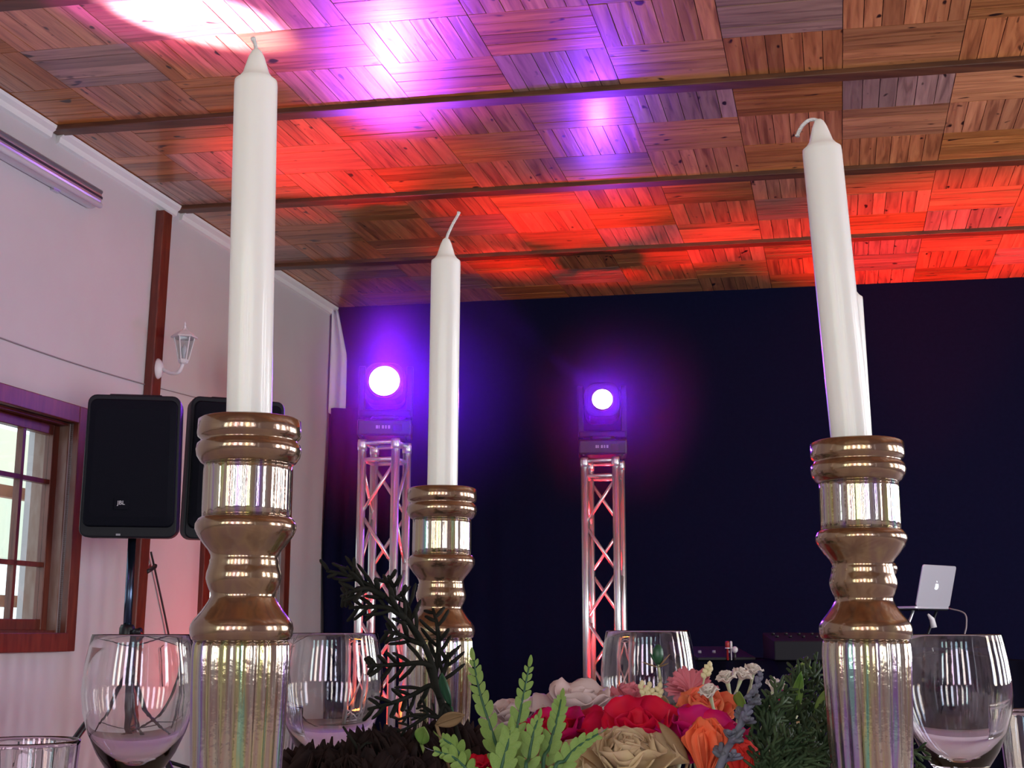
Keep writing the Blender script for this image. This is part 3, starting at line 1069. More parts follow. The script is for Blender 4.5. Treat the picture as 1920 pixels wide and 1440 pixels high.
VIOLET, SPILL, RED = (0.42, 0.06, 1.0), (0.20, 0.0, 1.0), (1.0, 0.012, 0.02)
c1_, h1_, lens1, par1 = tower(722, 824, 7.15, 'aluminium truss tower just left of the middle candle', 'violet glowing moving head lamp left of the middle candle', 'red floor lamp inside the truss tower left of the middle candle', (735, 718), 0.168, math.radians(2))
c2_, h2_, lens2, par2 = tower(1130, 858, 7.95, 'aluminium truss tower right of the middle candle, behind the centre wine glass', 'violet glowing moving head lamp right of the middle candle', 'red floor lamp inside the truss tower behind the centre wine glass', (1114, 752), 0.125, math.radians(-3))

# light of the lamps
spot('head_spill', lens1, lens1 + V((0.55, -1, -0.35)), 260, SPILL, 125, 0.6, 0.07, 0.25)
spot('head_spill', lens2, lens2 + V((0.1, -1, -0.35)), 90, SPILL, 140, 0.6, 0.06, 0.25)
spot('head_beam', lens2, atz(330, 20, CEIL), 900, VIOLET, 8, 0.5, 0.04)
spot('head_wash', lens1, atz(780, 70, CEIL), 620, VIOLET, 40, 0.9, 0.07, 0.3)
spot('par_beam', par1, atz(660, 330, CEIL), 1350, RED, 36, 0.9, 0.05)
spot('par_spill', par1, par1 + V((-0.3, -0.4, 1)), 38, RED, 165, 0.3, 0.05)
spot('par_beam', par2, atz(1120, 450, CEIL), 1500, RED, 46, 0.8, 0.05)

# haze around each lamp, tinted violet and thinned outwards to draw its halo
for lp, rad, dens, lab in ((lens1, 1.15, 0.30, 'violet tinted haze drawing the halo of the lamp left of the middle candle'),
                           (lens2, 0.90, 0.24, 'violet tinted haze drawing the halo of the lamp right of the middle candle')):
    hv, hf = lathe([(math.sin(math.pi * i / 16) + (1e-4 if i in (0, 16) else 0), -math.cos(math.pi * i / 16)) for i in range(17)], 32)
    hz = mk('stage_haze', [(x * rad, y * rad, z * 0.86 * rad) for x, y, z in hv], hf, M['paint'], loc=lp + V((0.1, -0.05, -0.05)))
    m = bpy.data.materials.new('violet_tinted_haze')
    m.use_nodes = True
    N, L = m.node_tree.nodes, m.node_tree.links
    N.clear()
    mo = N.new('ShaderNodeOutputMaterial')
    vsn = N.new('ShaderNodeVolumeScatter')
    vsn.inputs['Color'].default_value = (0.5, 0.22, 1, 1)  # violet glow put into the scatter colour
    vsn.inputs['Anisotropy'].default_value = 0.2
    tc = N.new('ShaderNodeTexCoord')
    ln_ = N.new('ShaderNodeVectorMath')
    ln_.operation = 'LENGTH'
    L.new(tc.outputs['Object'], ln_.inputs[0])
    mr = N.new('ShaderNodeMapRange')
    mr.interpolation_type = 'SMOOTHSTEP'
    mr.inputs['From Min'].default_value = 0.0
    mr.inputs['From Max'].default_value = 0.86 * rad
    mr.inputs['To Min'].default_value = 1.0
    mr.inputs['To Max'].default_value = 0.0
    L.new(ln_.outputs['Value'], mr.inputs['Value'])
    pw_ = N.new('ShaderNodeMath')
    pw_.operation = 'POWER'
    pw_.inputs[1].default_value = 1.6
    L.new(mr.outputs[0], pw_.inputs[0])
    ml = N.new('ShaderNodeMath')
    ml.operation = 'MULTIPLY'
    ml.inputs[1].default_value = dens
    L.new(pw_.outputs[0], ml.inputs[0])
    L.new(ml.outputs[0], vsn.inputs['Density'])
    L.new(vsn.outputs[0], mo.inputs['Volume'])
    hz.data.materials[0] = m
    tag(hz, lab, 'haze', kind='stuff')


# unseen third moving head, added by the left wall to light the ceiling patch
q3 = V((-2.50, 3.72, 0))
sd3 = thing('added_lamp_stand', 'unseen black pole stand added to carry the third lamp', 'stand', q3)
v, f = tube([(0, 0, 0.02), (0, 0, 1.85)], 0.025, 14)
mk('pole', v, f, M['black_metal'], sd3, smooth=True)
v, f = lathe([(0.14, 0), (0.14, 0.015), (0.03, 0.03)], 32)
mk('round_base', v, f, M['black_metal'], sd3)
q3 = q3 + V((0, 0, 1.85))
mh3 = thing('moving_head_lamp', 'unseen moving head lamp added for the bright ceiling patch', 'stage light', q3)
box('base_box', -0.15, 0.15, -0.11, 0.11, 0.0, 0.10, M['black_metal'], mh3, edge=0.012)
for sx in (-1, 1):
    box('yoke_arm', sx * 0.135 - 0.018, sx * 0.135 + 0.018, -0.04, 0.04, 0.1, 0.42, M['black_plastic'], mh3, edge=0.006)
hot = atz(345, 28, CEIL)
ax3 = (hot - (q3 + V((0, 0, 0.38)))).normalized()
v, f = lathe([(0.07, -0.15), (0.10, -0.12), (0.11, 0.05), (0.10, 0.12)], 24)
hd3 = mk('head', v, f, M['black_plastic'], mh3, smooth=True, loc=(0, 0, 0.38))
hd3.rotation_mode = 'QUATERNION'
hd3.rotation_quaternion = ax3.to_track_quat('Z', 'X')
v, f = lathe([(0.08, 0.121), (0.07, 0.126), (0, 0.13)], 24)
mk('lens', v, f, M['lens'], hd3, smooth=True)
spot('head_beam', q3 + V((0, 0, 0.38)) + ax3 * 0.15, hot, 7000, (0.46, 0.33, 1.0), 15, 0.45, 0.03)
spot('head_beam', q3 + V((0, 0, 0.38)) + ax3 * 0.15, hot, 420, VIOLET, 30, 0.6, 0.03)  # wider violet beam added to rim the ceiling patch

# third red floor lamp further right by the dark wall
p3 = at(1760, 1440, 8.0)
p3 = V((p3.x, p3.y, 0))
pr = thing('led_par_lamp', 'red floor lamp by the dark wall on the right', 'stage light', p3)
v, f = lathe([(0.06, 0.03), (0.085, 0.05), (0.095, 0.1), (0.095, 0.15)], 24)
mk('can', v, f, M['black_metal'], pr, smooth=True)
v, f = lathe([(0.08, 0.15), (0.07, 0.156), (0.0, 0.158)], 24)
mk('led_lens', v, f, M['led'], pr, smooth=True)
box('bracket', -0.11, 0.11, -0.03, 0.03, 0.0, 0.03, M['black_metal'], pr)
spot('par_beam', p3 + V((0, 0, 0.2)), atz(1780, 450, CEIL), 1300, RED, 50, 0.8, 0.05)


# ================================================================== DJ BOOTH
DJ = 6.9
tz = at(1600, 1238, DJ).z
xa, xb = at(1300, 1238, DJ).x, at(1935, 1238, DJ).x
root = thing('dj_table', 'black covered booth table behind the right candle holder', 'table', ((xa + xb) / 2, DJ, 0), (0, 0, math.radians(-3)))
hw = (xb - xa) / 2
box('table_top', -hw, hw, 0, 0.7, tz - 0.03, tz, M['dj_black'], root, edge=0.004)
vs, fs = [], []
n = 60
for i in range(n + 1):
    x = -hw + 2 * hw * i / n
    y = -0.012 - 0.012 * math.sin(i * 1.3)
    vs += [(x, y, tz - 0.004), (x, y - 0.02, 0.01)]
for i in range(n):
    fs.append((2 * i, 2 * i + 1, 2 * i + 3, 2 * i + 2))
o = mk('skirt_cloth', vs, fs, M['dj_black'], root, smooth=True)
o.modifiers.new('thick', 'SOLIDIFY').thickness = 0.004
for sx in (-1, 1):
    for y in (0.06, 0.64):
        box('leg', sx * (hw - 0.08) - 0.02, sx * (hw - 0.08) + 0.02, y - 0.02, y + 0.02, 0, tz - 0.03, M['black_metal'], root)
# controller box with knobs
p = at(1500, 1236, DJ + 0.12)
root = thing('dj_mixer', 'black mixing console left of the right candle holder', 'mixer', (p.x, p.y, tz), (0, 0, math.radians(-3)))
zt_ = at(1500, 1186, DJ + 0.12).z - tz
pts = [(-0.17, 0), (-0.17, zt_ * 0.7), (0.25, zt_), (0.25, 0)]
v = [(x, y, z) for x in (-0.16, 0.2) for y, z in pts]
mk('case', v, [(0, 1, 2, 3), (7, 6, 5, 4), (0, 4, 5, 1), (1, 5, 6, 2), (2, 6, 7, 3), (3, 7, 4, 0)], M['dj_grey'], root, edge=0.006)
kv, kf = lathe([(0.010, 0), (0.009, 0.014), (0.0, 0.015)], 12)
for i in range(5):
    for j in range(2):
        yy = -0.02 + 0.14 * j
        mk('knob', kv, kf, M['black_metal'], root, smooth=True, loc=(-0.12 + 0.07 * i, yy, zt_ * (0.7 + 0.3 * (yy + 0.17) / 0.42)))
# low grey case
p = at(1338, 1236, DJ + 0.05)
root = thing('dj_controller', 'low charcoal controller on the booth table beside the centre wine glass', 'controller', (p.x, p.y, tz), (0, 0, math.radians(10)))
v = [(x, y, z) for x in (-0.10, 0.22) for y, z in ((-0.04, 0), (-0.04, 0.015), (0.26, 0.07), (0.26, 0))]
mk('case', v, [(0, 1, 2, 3), (7, 6, 5, 4), (0, 4, 5, 1), (1, 5, 6, 2), (2, 6, 7, 3), (3, 7, 4, 0)], M['dj_grey'], root, edge=0.004)
for i in range(3):
    mk('knob', kv, kf, M['grey_mark'], root, smooth=True, loc=(-0.05 + 0.08 * i, 0.08, 0.035))
# plugs standing up from the booth
for (px_, top, bot, r, mt, lab, nm) in ((1364, 1202, 1222, 0.011, 'red_plug', 'small red plug standing up on the booth', 'cable_plug'),
                                    (1371, 1202, 1220, 0.007, 'white_plug', 'thin pale plug between the red plug and the white knob', 'cable_plug'),
                                    (1378, 1212, 1226, 0.017, 'white_plug', 'round white knob on the booth beside the red plug', 'ball_plug')):
    p = at(px_, bot, DJ + 0.02)
    h_ = at(px_, top, DJ + 0.02).z - tz
    root = thing(nm, lab, 'plug', (p.x, p.y, tz))
    if nm == 'ball_plug':
        v, f = lathe([(r * 0.4, 0), (r * 0.4, h_ - 2 * r)], 12)
        mk('shaft', v, f, M['cable'], root, smooth=True)
        v, f = lathe([(r * math.sin(a * math.pi / 8) + 1e-4, h_ - r - r * math.cos(a * math.pi / 8)) for a in range(9)], 14)
        mk('cap', v, f, M[mt], root, smooth=True)
    else:
        v, f = lathe([(r * 0.5, 0), (r * 0.5, h_ * 0.6), (r, h_ * 0.62), (r, h_ * 0.95), (r * 0.6, h_)], 12)
        mk('body', v, f, M[mt], root, smooth=True)
        v, f = lathe([(r * 1.15, h_ * 0.60), (r * 1.15, h_ * 0.66)], 12)
        mk('collar', v, f, M['white_plug'], root, smooth=True)

# laptop on its stand
YA = math.radians(40)
hl = at(1718, 1141, 6.95)
W_, D_ = 0.325, 0.227
hd_ = V((math.cos(YA), math.sin(YA), 0))
root = thing('laptop', 'open silver laptop seen from behind on a stand above the booth', 'laptop', (hl.x, hl.y, hl.z), (0, 0, YA))
# local: x along the hinge, y = towards the keyboard edge, lid leans to -y
pts = rrect(W_, D_, 0.014, 4, W_ / 2, D_ / 2)
vv, ff = ngon(pts, 0, 0.013)
mk('keyboard_base', [(x, z, y) for x, y, z in vv], [tuple(reversed(q)) for q in ff], M['laptop'], root, edge=0.002)
box('keyboard', 0.03, W_ - 0.03, 0.03, 0.12, 0.0125, 0.0145, M['screen'], root)
box('trackpad', 0.11, 0.215, 0.14, 0.21, 0.0125, 0.0136, M['laptop'], root)
RL = Matrix.Translation((0, 0, 0.012)) @ Matrix.Rotation(math.radians(15), 4, 'X')
vv, ff = ngon(rrect(W_, D_, 0.014, 4, W_ / 2, D_ / 2), 0, 0.007)
lid = mk('lid', [RL @ V(q) for q in vv], ff, M['laptop'], root, edge=0.0015)
box_v, box_f = boxv(0.012, W_ - 0.012, 0.0071, 0.0078, 0.014, D_ - 0.012)
mk('screen', [RL @ V(q) for q in box_v], box_f, M['screen'], lid)
# backlit fruit mark: body with a bite and a leaf
cxl, czl, rl_ = W_ / 2, D_ / 2, 0.019
body = []
for i in range(40):
    a = 2 * math.pi * i / 40 + math.pi / 2
    r = rl_ * (1.0 + 0.06 * math.cos(2 * a))
    x, z = r * 0.92 * math.cos(a), r * math.sin(a)
    z -= 0.004 * math.exp(-(x / 0.005) ** 2) * (1 if z > 0 else -0.45)
    bx_, bz_ = 0.021, 0.002
    d = math.hypot(x - bx_, z - bz_)
    if d < 0.0105:
        x, z = bx_ + (x - bx_) * 0.0105 / d, bz_ + (z - bz_) * 0.0105 / d
    body.append((cxl - x, czl + z - 0.003))
vv, ff = ngon(body, -0.0006, 0.0004)
mk('logo', [RL @ V(q) for q in vv], ff, M['logo'], lid)
leaf = [(cxl - x, czl + z + 0.0185) for x, z in ((0.0, 0.0), (0.001, 0.005), (0.004, 0.009), (0.008, 0.0105), (0.0075, 0.006), (0.004, 0.002))]
vv, ff = ngon(leaf, -0.0006, 0.0004)
mk('logo_leaf', [RL @ V(q) for q in vv], ff, M['logo'], lid)

root = thing('laptop_stand', 'dark folding stand holding up the silver laptop', 'stand', (hl.x, hl.y, tz), (0, 0, YA))
hs_ = hl.z - tz
box('tray', 0.02, W_ - 0.02, 0.0, D_ - 0.01, hs_ - 0.008, hs_ - 0.0005, M['black_metal'], root, edge=0.002)
for x in (0.05, W_ - 0.05):
    v, f = tube([(x, 0.02, 0.012), (x, D_ * 0.5, hs_ * 0.5), (x, 0.05, hs_ - 0.008)], 0.008, 8)
    mk('strut', v, f, M['alu'] if x < 0.1 else M['black_metal'], root, smooth=True)
    box('foot_bar', x - 0.01, x + 0.01, 0.0, D_, 0.0, 0.012, M['black_metal'], root)
v, f = tube([(0.09, -0.012, hs_ - 0.03), (0.12, -0.015, hs_ - 0.055), (0.125, -0.02, hs_ - 0.10)], [0.006, 0.014, 0.017], 10)
mk('clamp', v, f, M['white_metal'], root, smooth=True)
v, f = tube(smooth_path([hl + hd_ * W_ + V((0.0, 0.02, 0.006)), at(1808, 1150, 7.12), at(1812, 1172, 7.1), at(1808, 1195, 7.08), at(1806, 1239, 7.05)]), 0.0045, 6)
tag(mk('laptop_cable', v, f, M['wallwire'], smooth=True), 'thin grey cable dropping from the laptop corner', 'cable')


# ================================================================== THE TABLE
TZ = 0.75
TC = V((0.10, 0.62, 0))
root = thing('banquet_table', 'round banquet table carrying the candles and glasses', 'table', TC)
v, f = lathe([(0.88, TZ - 0.03), (0.9, TZ - 0.026), (0.9, TZ - 0.006), (0.89, TZ - 0.003)], 64)
mk('table_top', v, f, M['outwood'], root)
for k in range(4):
    a = math.pi / 4 + math.pi / 2 * k
    v, f = tube([(0.6 * math.cos(a), 0.6 * math.sin(a), TZ - 0.03), (0.66 * math.cos(a), 0.66 * math.sin(a), 0)], 0.02, 10)
    mk('leg', v, f, M['black_metal'], root, smooth=True)
prof = [(0.0, TZ), (0.5, TZ), (0.9, TZ), (0.912, TZ - 0.008), (0.918, TZ - 0.03), (0.925, TZ - 0.2), (0.94, TZ - 0.4)]
vs, fs = [], []
n = 96
for i, (r, z) in enumerate(prof):
    for j in range(n):
        a = 2 * math.pi * j / n
        k = 1 + (0.02 * math.sin(a * 14) * max(0, i - 3) / 3)
        vs.append((r * k * math.cos(a), r * k * math.sin(a), z))
for i in range(len(prof) - 1):
    for j in range(n):
        k = (j + 1) % n
        fs.append((i * n + j, (i + 1) * n + j, (i + 1) * n + k, i * n + k))
o = mk('tablecloth', vs, fs, M['linen'], smooth=True, loc=TC)
o.modifiers.new('thick', 'SOLIDIFY').thickness = -0.0015
tag(o, 'white linen cloth over the round banquet table', 'tablecloth')


# ---------------------------------------------------------------- candle holders and candles
def holder(px, py, Y, lab, seed, tilt=0.0):
    """the ring top is at eye height + 0.104; foot on the table"""
    p = at(px, py, Y)
    root = thing('candle_holder', lab, 'candle holder', (p.x, p.y, TZ), (0, tilt, seed * 1.3), group='lustre glass candle holders on the table')
    e = EYE - TZ
    cup = [(0.0105, e + 0.104), (0.0235, e + 0.1045), (0.0252, e + 0.1035), (0.0255, e + 0.0965), (0.0250, e + 0.0950), (0.0236, e + 0.0938),
           (0.0236, e + 0.0928), (0.0252, e + 0.0915), (0.0258, e + 0.0885), (0.0252, e + 0.0855), (0.0232, e + 0.0825), (0.0216, e + 0.0815)]
    v, f = lathe(list(reversed(cup)), 64)
    mk('rim_cup', v, f, M['champagne'], root, smooth=True)
    cyl = [(0.0214, e + 0.0820), (0.0211, e + 0.078), (0.0211, e + 0.060), (0.0214, e + 0.0555)]
    v, f = lathe(list(reversed(cyl)), 96, flute=lambda i, a: 1 + 0.022 * math.cos(a * 24) * (0 < i < 3))
    mk('neck_band', v, f, M['lustre'], root, smooth=True)
    kn = [(0.0210, e + 0.0560), (0.0232, e + 0.0545), (0.0245, e + 0.0520), (0.0245, e + 0.0498), (0.0232, e + 0.0468), (0.0205, e + 0.0430),
          (0.0176, e + 0.0395), (0.0163, e + 0.0370), (0.0162, e + 0.0355), (0.0168, e + 0.0345), (0.0166, e + 0.0335), (0.0172, e + 0.0310),
          (0.0180, e + 0.0285), (0.0182, e + 0.0260), (0.0176, e + 0.0235), (0.0165, e + 0.0208), (0.0156, e + 0.0190), (0.0154, e + 0.0175),
          (0.0160, e + 0.0162), (0.0172, e + 0.0140), (0.0196, e + 0.0105), (0.0225, e + 0.0070), (0.0242, e + 0.0045), (0.0247, e + 0.0020),
          (0.0244, e - 0.0010), (0.0236, e - 0.0030), (0.0224, e - 0.0040)]
    v, f = lathe(list(reversed(kn)), 64)
    mk('baluster', v, f, M['champagne'], root, smooth=True)
    sh = [(0.0222, e - 0.0035), (0.0232, e - 0.006), (0.0235, e - 0.012), (0.0230, e - 0.03), (0.0222, e - 0.05), (0.0208, e - 0.08), (0.0196, e - 0.11), (0.0190, e - 0.135)]
    fl = lambda i, a: 1 - (0.065 * (0.5 + 0.5 * math.cos(a * 22)) if i < len(sh) - 1 else 0)
    v, f = lathe(list(reversed(sh)), 160, flute=lambda i, a: fl(len(sh) - 1 - i, a))
    mk('fluted_shaft', v, f, M['lustre'], root, smooth=True)
    ft = [(0.0190, 0.037), (0.0200, 0.034), (0.0195, 0.030), (0.024, 0.022), (0.032, 0.014), (0.037, 0.008), (0.0385, 0.003), (0.0375, 0.0)]
    v, f = lathe(list(reversed(ft)), 64)
    mk('foot', v, f, M['champagne'], root, smooth=True)
    return V((p.x, p.y, EYE + 0.104))


def candle(base, top_px, top_py, Y, lab, wick, r=0.0112):
    """leaning candle: from the cup to the shoulder seen at (top_px, top_py)"""
    tp = at(top_px, top_py, Y)
    b0 = base - V((0, 0, 0.028))
    ax = tp - b0
    L = ax.length
    root = thing('candle', lab, 'candle', b0, group='tall white dinner candles')
    root.rotation_mode = 'QUATERNION'
    root.rotation_quaternion = ax.to_track_quat('Z', 'X')
    prof = [(r * 0.96, 0), (r, 0.01), (r, L - 0.002), (r * 0.985, L + 0.0005), (r * 0.80, L + 0.0022), (r * 0.62, L + 0.0050), (r * 0.50, L + 0.0095), (r * 0.38, L + 0.014), (r * 0.24, L + 0.0175), (r * 0.12, L + 0.0188)]
    v, f = lathe(prof, 40)
    mk('wax_body', v, f, M['wax'], root, smooth=True)
    pts = [V((x, y, L + 0.0175 + z)) for x, y, z in wick]
    sp = smooth_path(pts, 5)
    v, f = tube(sp, [0.0011] * (len(sp) - 3) + [0.0013, 0.0015, 0.0012], 8)
    mk('wick', v, f, M['wick'], root, smooth=True)


# front left / middle / front right / behind the front right one
b1 = holder(469, 784, 0.63, 'lustre glass candle holder nearest the camera on the left', 1)
candle(b1, 480, 155, 0.63, 'white candle on the left, tallest in the picture', [(0, 0, 0), (-0.0008, 0, 0.004), (-0.0022, 0, 0.008)])
b2 = holder(829, 922, 0.94, 'lustre glass candle holder behind the dark cedar sprig', 2)
candle(b2, 836, 491, 0.94, 'white candle in the middle with its wick leaning left', [(0, 0, 0), (-0.0015, 0, 0.005), (-0.005, 0, 0.013), (-0.0085, 0.001, 0.019), (-0.0095, 0.001, 0.022)])
b3 = holder(1602, 836, 0.705, 'lustre glass candle holder in front on the right', 3, tilt=math.radians(-0.5))
candle(b3, 1541, 281, 0.705, 'white candle on the right with drooping curled wick', [(0, 0, 0), (-0.002, 0, 0.0012), (-0.006, 0, 0.0010), (-0.010, 0, -0.0022), (-0.0125, 0.0005, -0.006), (-0.0135, 0.0005, -0.0085)])
b4 = holder(1618, 945, 1.045, 'lustre glass candle holder hidden behind the front right one', 4)
candle(b4, 1592, 560, 1.045, 'white candle mostly hidden behind the right candle', [(0, 0, 0), (-0.001, 0, 0.004), (-0.002, 0, 0.006)])


# ---------------------------------------------------------------- glasses
def wine_glass(px, Y, lab, r0=0.0357, dz=0.0):
    p = at(px, 1187, Y)
    root = thing('wine_glass', lab, 'wine glass', (p.x, p.y, TZ), (0, 0, px * 0.01), group='lustre wine glasses around the flowers')
    h = EYE - TZ + dz
    k = r0 / 0.0357
    outer = [(0.0, 0.062), (0.006, 0.0625), (0.013, 0.066), (0.0205, 0.0735), (0.028, 0.085), (0.0345, 0.099), (0.0388, 0.113), (0.0407, 0.126),
             (0.0405, 0.138), (0.0392, 0.150), (0.0375, 0.160), (0.03585, 0.1688), (0.0357, 0.1694), (0.0353, 0.170)]
    inner = [(0.0348, 0.1694), (0.03465, 0.1688), (0.0362, 0.160), (0.0379, 0.150), (0.0391, 0.138), (0.0393, 0.126), (0.0372, 0.113), (0.0328, 0.099), (0.0262, 0.088), (0.018, 0.079), (0.009, 0.0745), (0.0, 0.0735)]
    s = h / 0.170
    prof = [(r * k, z * s) for r, z in outer + inner]
    v, f = lathe(prof, 56)
    mk('bowl', v, f, M['glass'], root, smooth=True)
    st_ = [(0.0, 0.0), (0.034, 0.0), (0.0345, 0.0015), (0.030, 0.003), (0.015, 0.005), (0.006, 0.010), (0.0042, 0.02), (0.004, 0.045), (0.005, 0.057), (0.008, 0.0618), (0.0, 0.0619)]
    v, f = lathe(st_, 32)
    mk('stem_and_foot', v, f, M['glass'], root, smooth=True)


wine_glass(267, 0.965, 'wine glass left of the front left candle holder', dz=-0.001)
wine_glass(624, 1.035, 'wine glass right of the front left candle holder by the cedar sprig')
wine_glass(1214, 1.12, 'wine glass in the middle behind the flowers', dz=0.002)
wine_glass(1785, 0.985, 'wine glass right of the front right candle holder', dz=-0.001)


def tumbler(px, Y, z, lab):
    p = at(px, 1380, Y)
    root = thing('tumbler', lab, 'tumbler', (p.x, p.y, TZ), group='low tumblers on the table')
    h = z - TZ
    outer = [(0.0, 0.0), (0.030, 0.0), (0.032, 0.003), (0.036, h * 0.4), (0.0395, h - 0.004), (0.0396, h - 0.0005), (0.0388, h)]
    inner = [(0.0378, h - 0.001), (0.0376, h - 0.002), (0.0345, h * 0.4), (0.030, 0.012), (0.02, 0.009), (0.0, 0.008)]
    k = len(outer)
    v, f = lathe(outer + inner, 72, flute=lambda i, a: 1 - (0.02 * (0.5 + 0.5 * math.cos(18 * a)) if 1 < i < k - 2 else 0))
    mk('glass_body', v, f, M['glass'], root, smooth=True)


tumbler(44, 0.95, 0.8445, 'low tumbler in the bottom left corner of the picture')
tumbler(478, 1.3, 0.8445, 'low tumbler mostly hidden behind the front left candle holder')
tumbler(1952, 1.3, 0.8450, 'low tumbler at the right edge of the picture')


# ================================================================== FLOWERS
FC = V((0.05, 0.84, TZ))               # where the stems gather on the table


def petal(L, W, th0, th1, cup, ruf, ph, n=7, m=8, tip=0.22):
    vs, fs = [], []
    r = h = 0.0
    for i in range(n + 1):
        v_ = i / n
        th = th0 + (th1 - th0) * v_ ** 1.3
        if i:
            r += math.sin(th) * L / n
            h += math.cos(th) * L / n
        w = W * (0.22 + 0.78 * math.sin(min(1.0, v_ * 0.86 + 0.08) * math.pi * 0.62) ** 1.2) * (1 - 0.30 * (max(0, v_ - 0.75) / 0.25) ** 2)
        nx, nz = -math.cos(th), math.sin(th)
        for j in range(m + 1):
            u = -1 + 2 * j / m
            c = cup * w * u * u + ruf * L * v_ ** 2 * math.sin(3.1 * u + ph + 1.2 * v_)
            sh = tip * L * v_ * v_ * u * u * 0.6 + 0.025 * L * v_ ** 3 * math.sin(7 * u + ph)
            vs.append((r + nx * c - math.sin(th) * sh, u * w, h + nz * c - math.cos(th) * sh))
    for i in range(n):
        for j in range(m):
            a = i * (m + 1) + j
            fs.append((a, a + 1, a + m + 2, a + m + 1))
    return vs, fs


def petal_mat(name, c1, c2, rough=0.6):
    return mat(name, c1, rough, noise=c2, nscale=55, stretch=(1, 1, 0.35), coord='Object', spec=0.2)


M['cream'] = petal_mat('cream_petal', (0.50, 0.33, 0.23), (0.58, 0.43, 0.25))
M['blush'] = petal_mat('blush_white_petal', (0.58, 0.42, 0.40), (0.62, 0.48, 0.50))
M['magenta'] = petal_mat('magenta_petal', (0.58, 0.003, 0.07), (0.46, 0.004, 0.15))
M['crimson'] = petal_mat('crimson_petal', (0.62, 0.003, 0.022), (0.50, 0.003, 0.05))
M['coral'] = petal_mat('coral_petal', (0.76, 0.07, 0.05), (0.74, 0.24, 0.11))
M['orange'] = petal_mat('orange_bud_petal', (0.80, 0.09, 0.03), (0.76, 0.17, 0.08))
M['red'] = petal_mat('red_bud_petal', (0.75, 0.05, 0.03), (0.70, 0.02, 0.03))
M['pink'] = petal_mat('pink_petal', (0.60, 0.13, 0.17), (0.58, 0.22, 0.28))
M['white_petal'] = petal_mat('white_petal', (0.66, 0.56, 0.54), (0.68, 0.62, 0.52))
M['dried'] = petal_mat('dark_dried_petal', (0.010, 0.005, 0.007), (0.034, 0.016, 0.014), 0.85)
M['fern'] = mat('fresh_fern_green', (0.11, 0.23, 0.04), 0.55, noise=(0.27, 0.34, 0.10), nscale=60, spec=0.25)
M['fern_stem'] = mat('dark_green_fern_rib', (0.022, 0.085, 0.04), 0.5)
M['cedar'] = mat('blackish_cedar', (0.014, 0.015, 0.013), 0.75, noise=(0.024, 0.022, 0.018), nscale=90, spec=0.08)
M['thuja'] = mat('deep_green_thuja', (0.026, 0.046, 0.022), 0.6, noise=(0.06, 0.09, 0.042), nscale=70, spec=0.15)
M['lavender'] = mat('grey_lilac_frond', (0.10, 0.11, 0.13), 0.7, noise=(0.17, 0.15, 0.24), nscale=80)
M['stem'] = mat('pale_green_stem', (0.42, 0.48, 0.28), 0.55, noise=(0.50, 0.50, 0.34), nscale=40)
M['leaf'] = mat('dark_green_leaf', (0.015, 0.075, 0.040), 0.4, noise=(0.03, 0.11, 0.05), nscale=40)
M['brown'] = mat('brown_olive_leaf', (0.17, 0.10, 0.035), 0.55, noise=(0.25, 0.17, 0.07), nscale=40)
M['tanleaf'] = mat('tan_dry_leaf', (0.22, 0.12, 0.06), 0.65, noise=(0.30, 0.19, 0.09), nscale=40)
M['bud'] = mat('pale_yellow_bud', (0.72, 0.64, 0.38), 0.5)
M['anther'] = mat('black_anther', (0.012, 0.008, 0.010), 0.6)


def aim(root, axis):
    root.rotation_mode = 'QUATERNION'
    root.rotation_quaternion = V(axis).normalized().to_track_quat('Z', 'X')


def stem_path(head, axis, foot=None):
    """points in world space from a head down to the table"""
    a = V(axis).normalized()
    foot = foot or V((FC.x + (head.x - FC.x) * 0.5, FC.y + (head.y - FC.y) * 0.5, TZ + 0.001))
    return smooth_path([head, head - a * 0.018, head * 0.5 + foot * 0.5 - a * 0.006, foot], 4)


def flower(name, lab, px, py, Y, size, axis, material, layers, seed, group=None, stem_r=0.0022, centre=None):
    """layers: (count, th0, th1, length, width, cup, ruffle); py is the base (calyx) of the head"""
    p = at(px, py, Y)
    root = thing(name, lab, 'flower', p, group=group)
    aim(root, axis)
    rg = random.Random(seed)
    for li, (cnt, th0, th1, ln, wd, cup, ruf) in enumerate(layers):
        a0 = rg.random() * 6.28
        for k in range(cnt):
            v, f = petal(size * ln * rg.uniform(0.93, 1.07), size * wd * rg.uniform(0.92, 1.08), th0 + rg.uniform(-0.06, 0.06), th1 + rg.uniform(-0.14, 0.14), cup, ruf, rg.random() * 6.28)
            o = mk('petal', v, f, material if not isinstance(material, list) else material[min(li, len(material) - 1)], root, smooth=True, loc=(0, 0, 0.002 * (len(layers) - li)))
            o.rotation_euler = (0, 0, a0 + 2 * math.pi * k / cnt + rg.uniform(-0.1, 0.1))
            o.modifiers.new('thick', 'SOLIDIFY').thickness = 0.0006
    v, f = lathe([(0.002, -0.012), (size * 0.10, -0.004), (size * 0.16, 0.002), (size * 0.1, 0.006)], 12)
    mk('calyx', v, f, M['stem'], root, smooth=True)
    if centre:
        v, f = lathe([(size * 0.16, 0.0), (size * 0.2, size * 0.1), (size * 0.12, size * 0.2), (0, size * 0.22)], 14)
        mk('centre', v, f, centre, root, smooth=True)
    inv = root.rotation_quaternion.inverted()
    pts = [inv @ (q - p) for q in stem_path(p - V(axis).normalized() * 0.008, axis)]
    v, f = tube(pts, stem_r, 7)
    mk('stem', v, f, M['stem'], root, smooth=True)
    return root


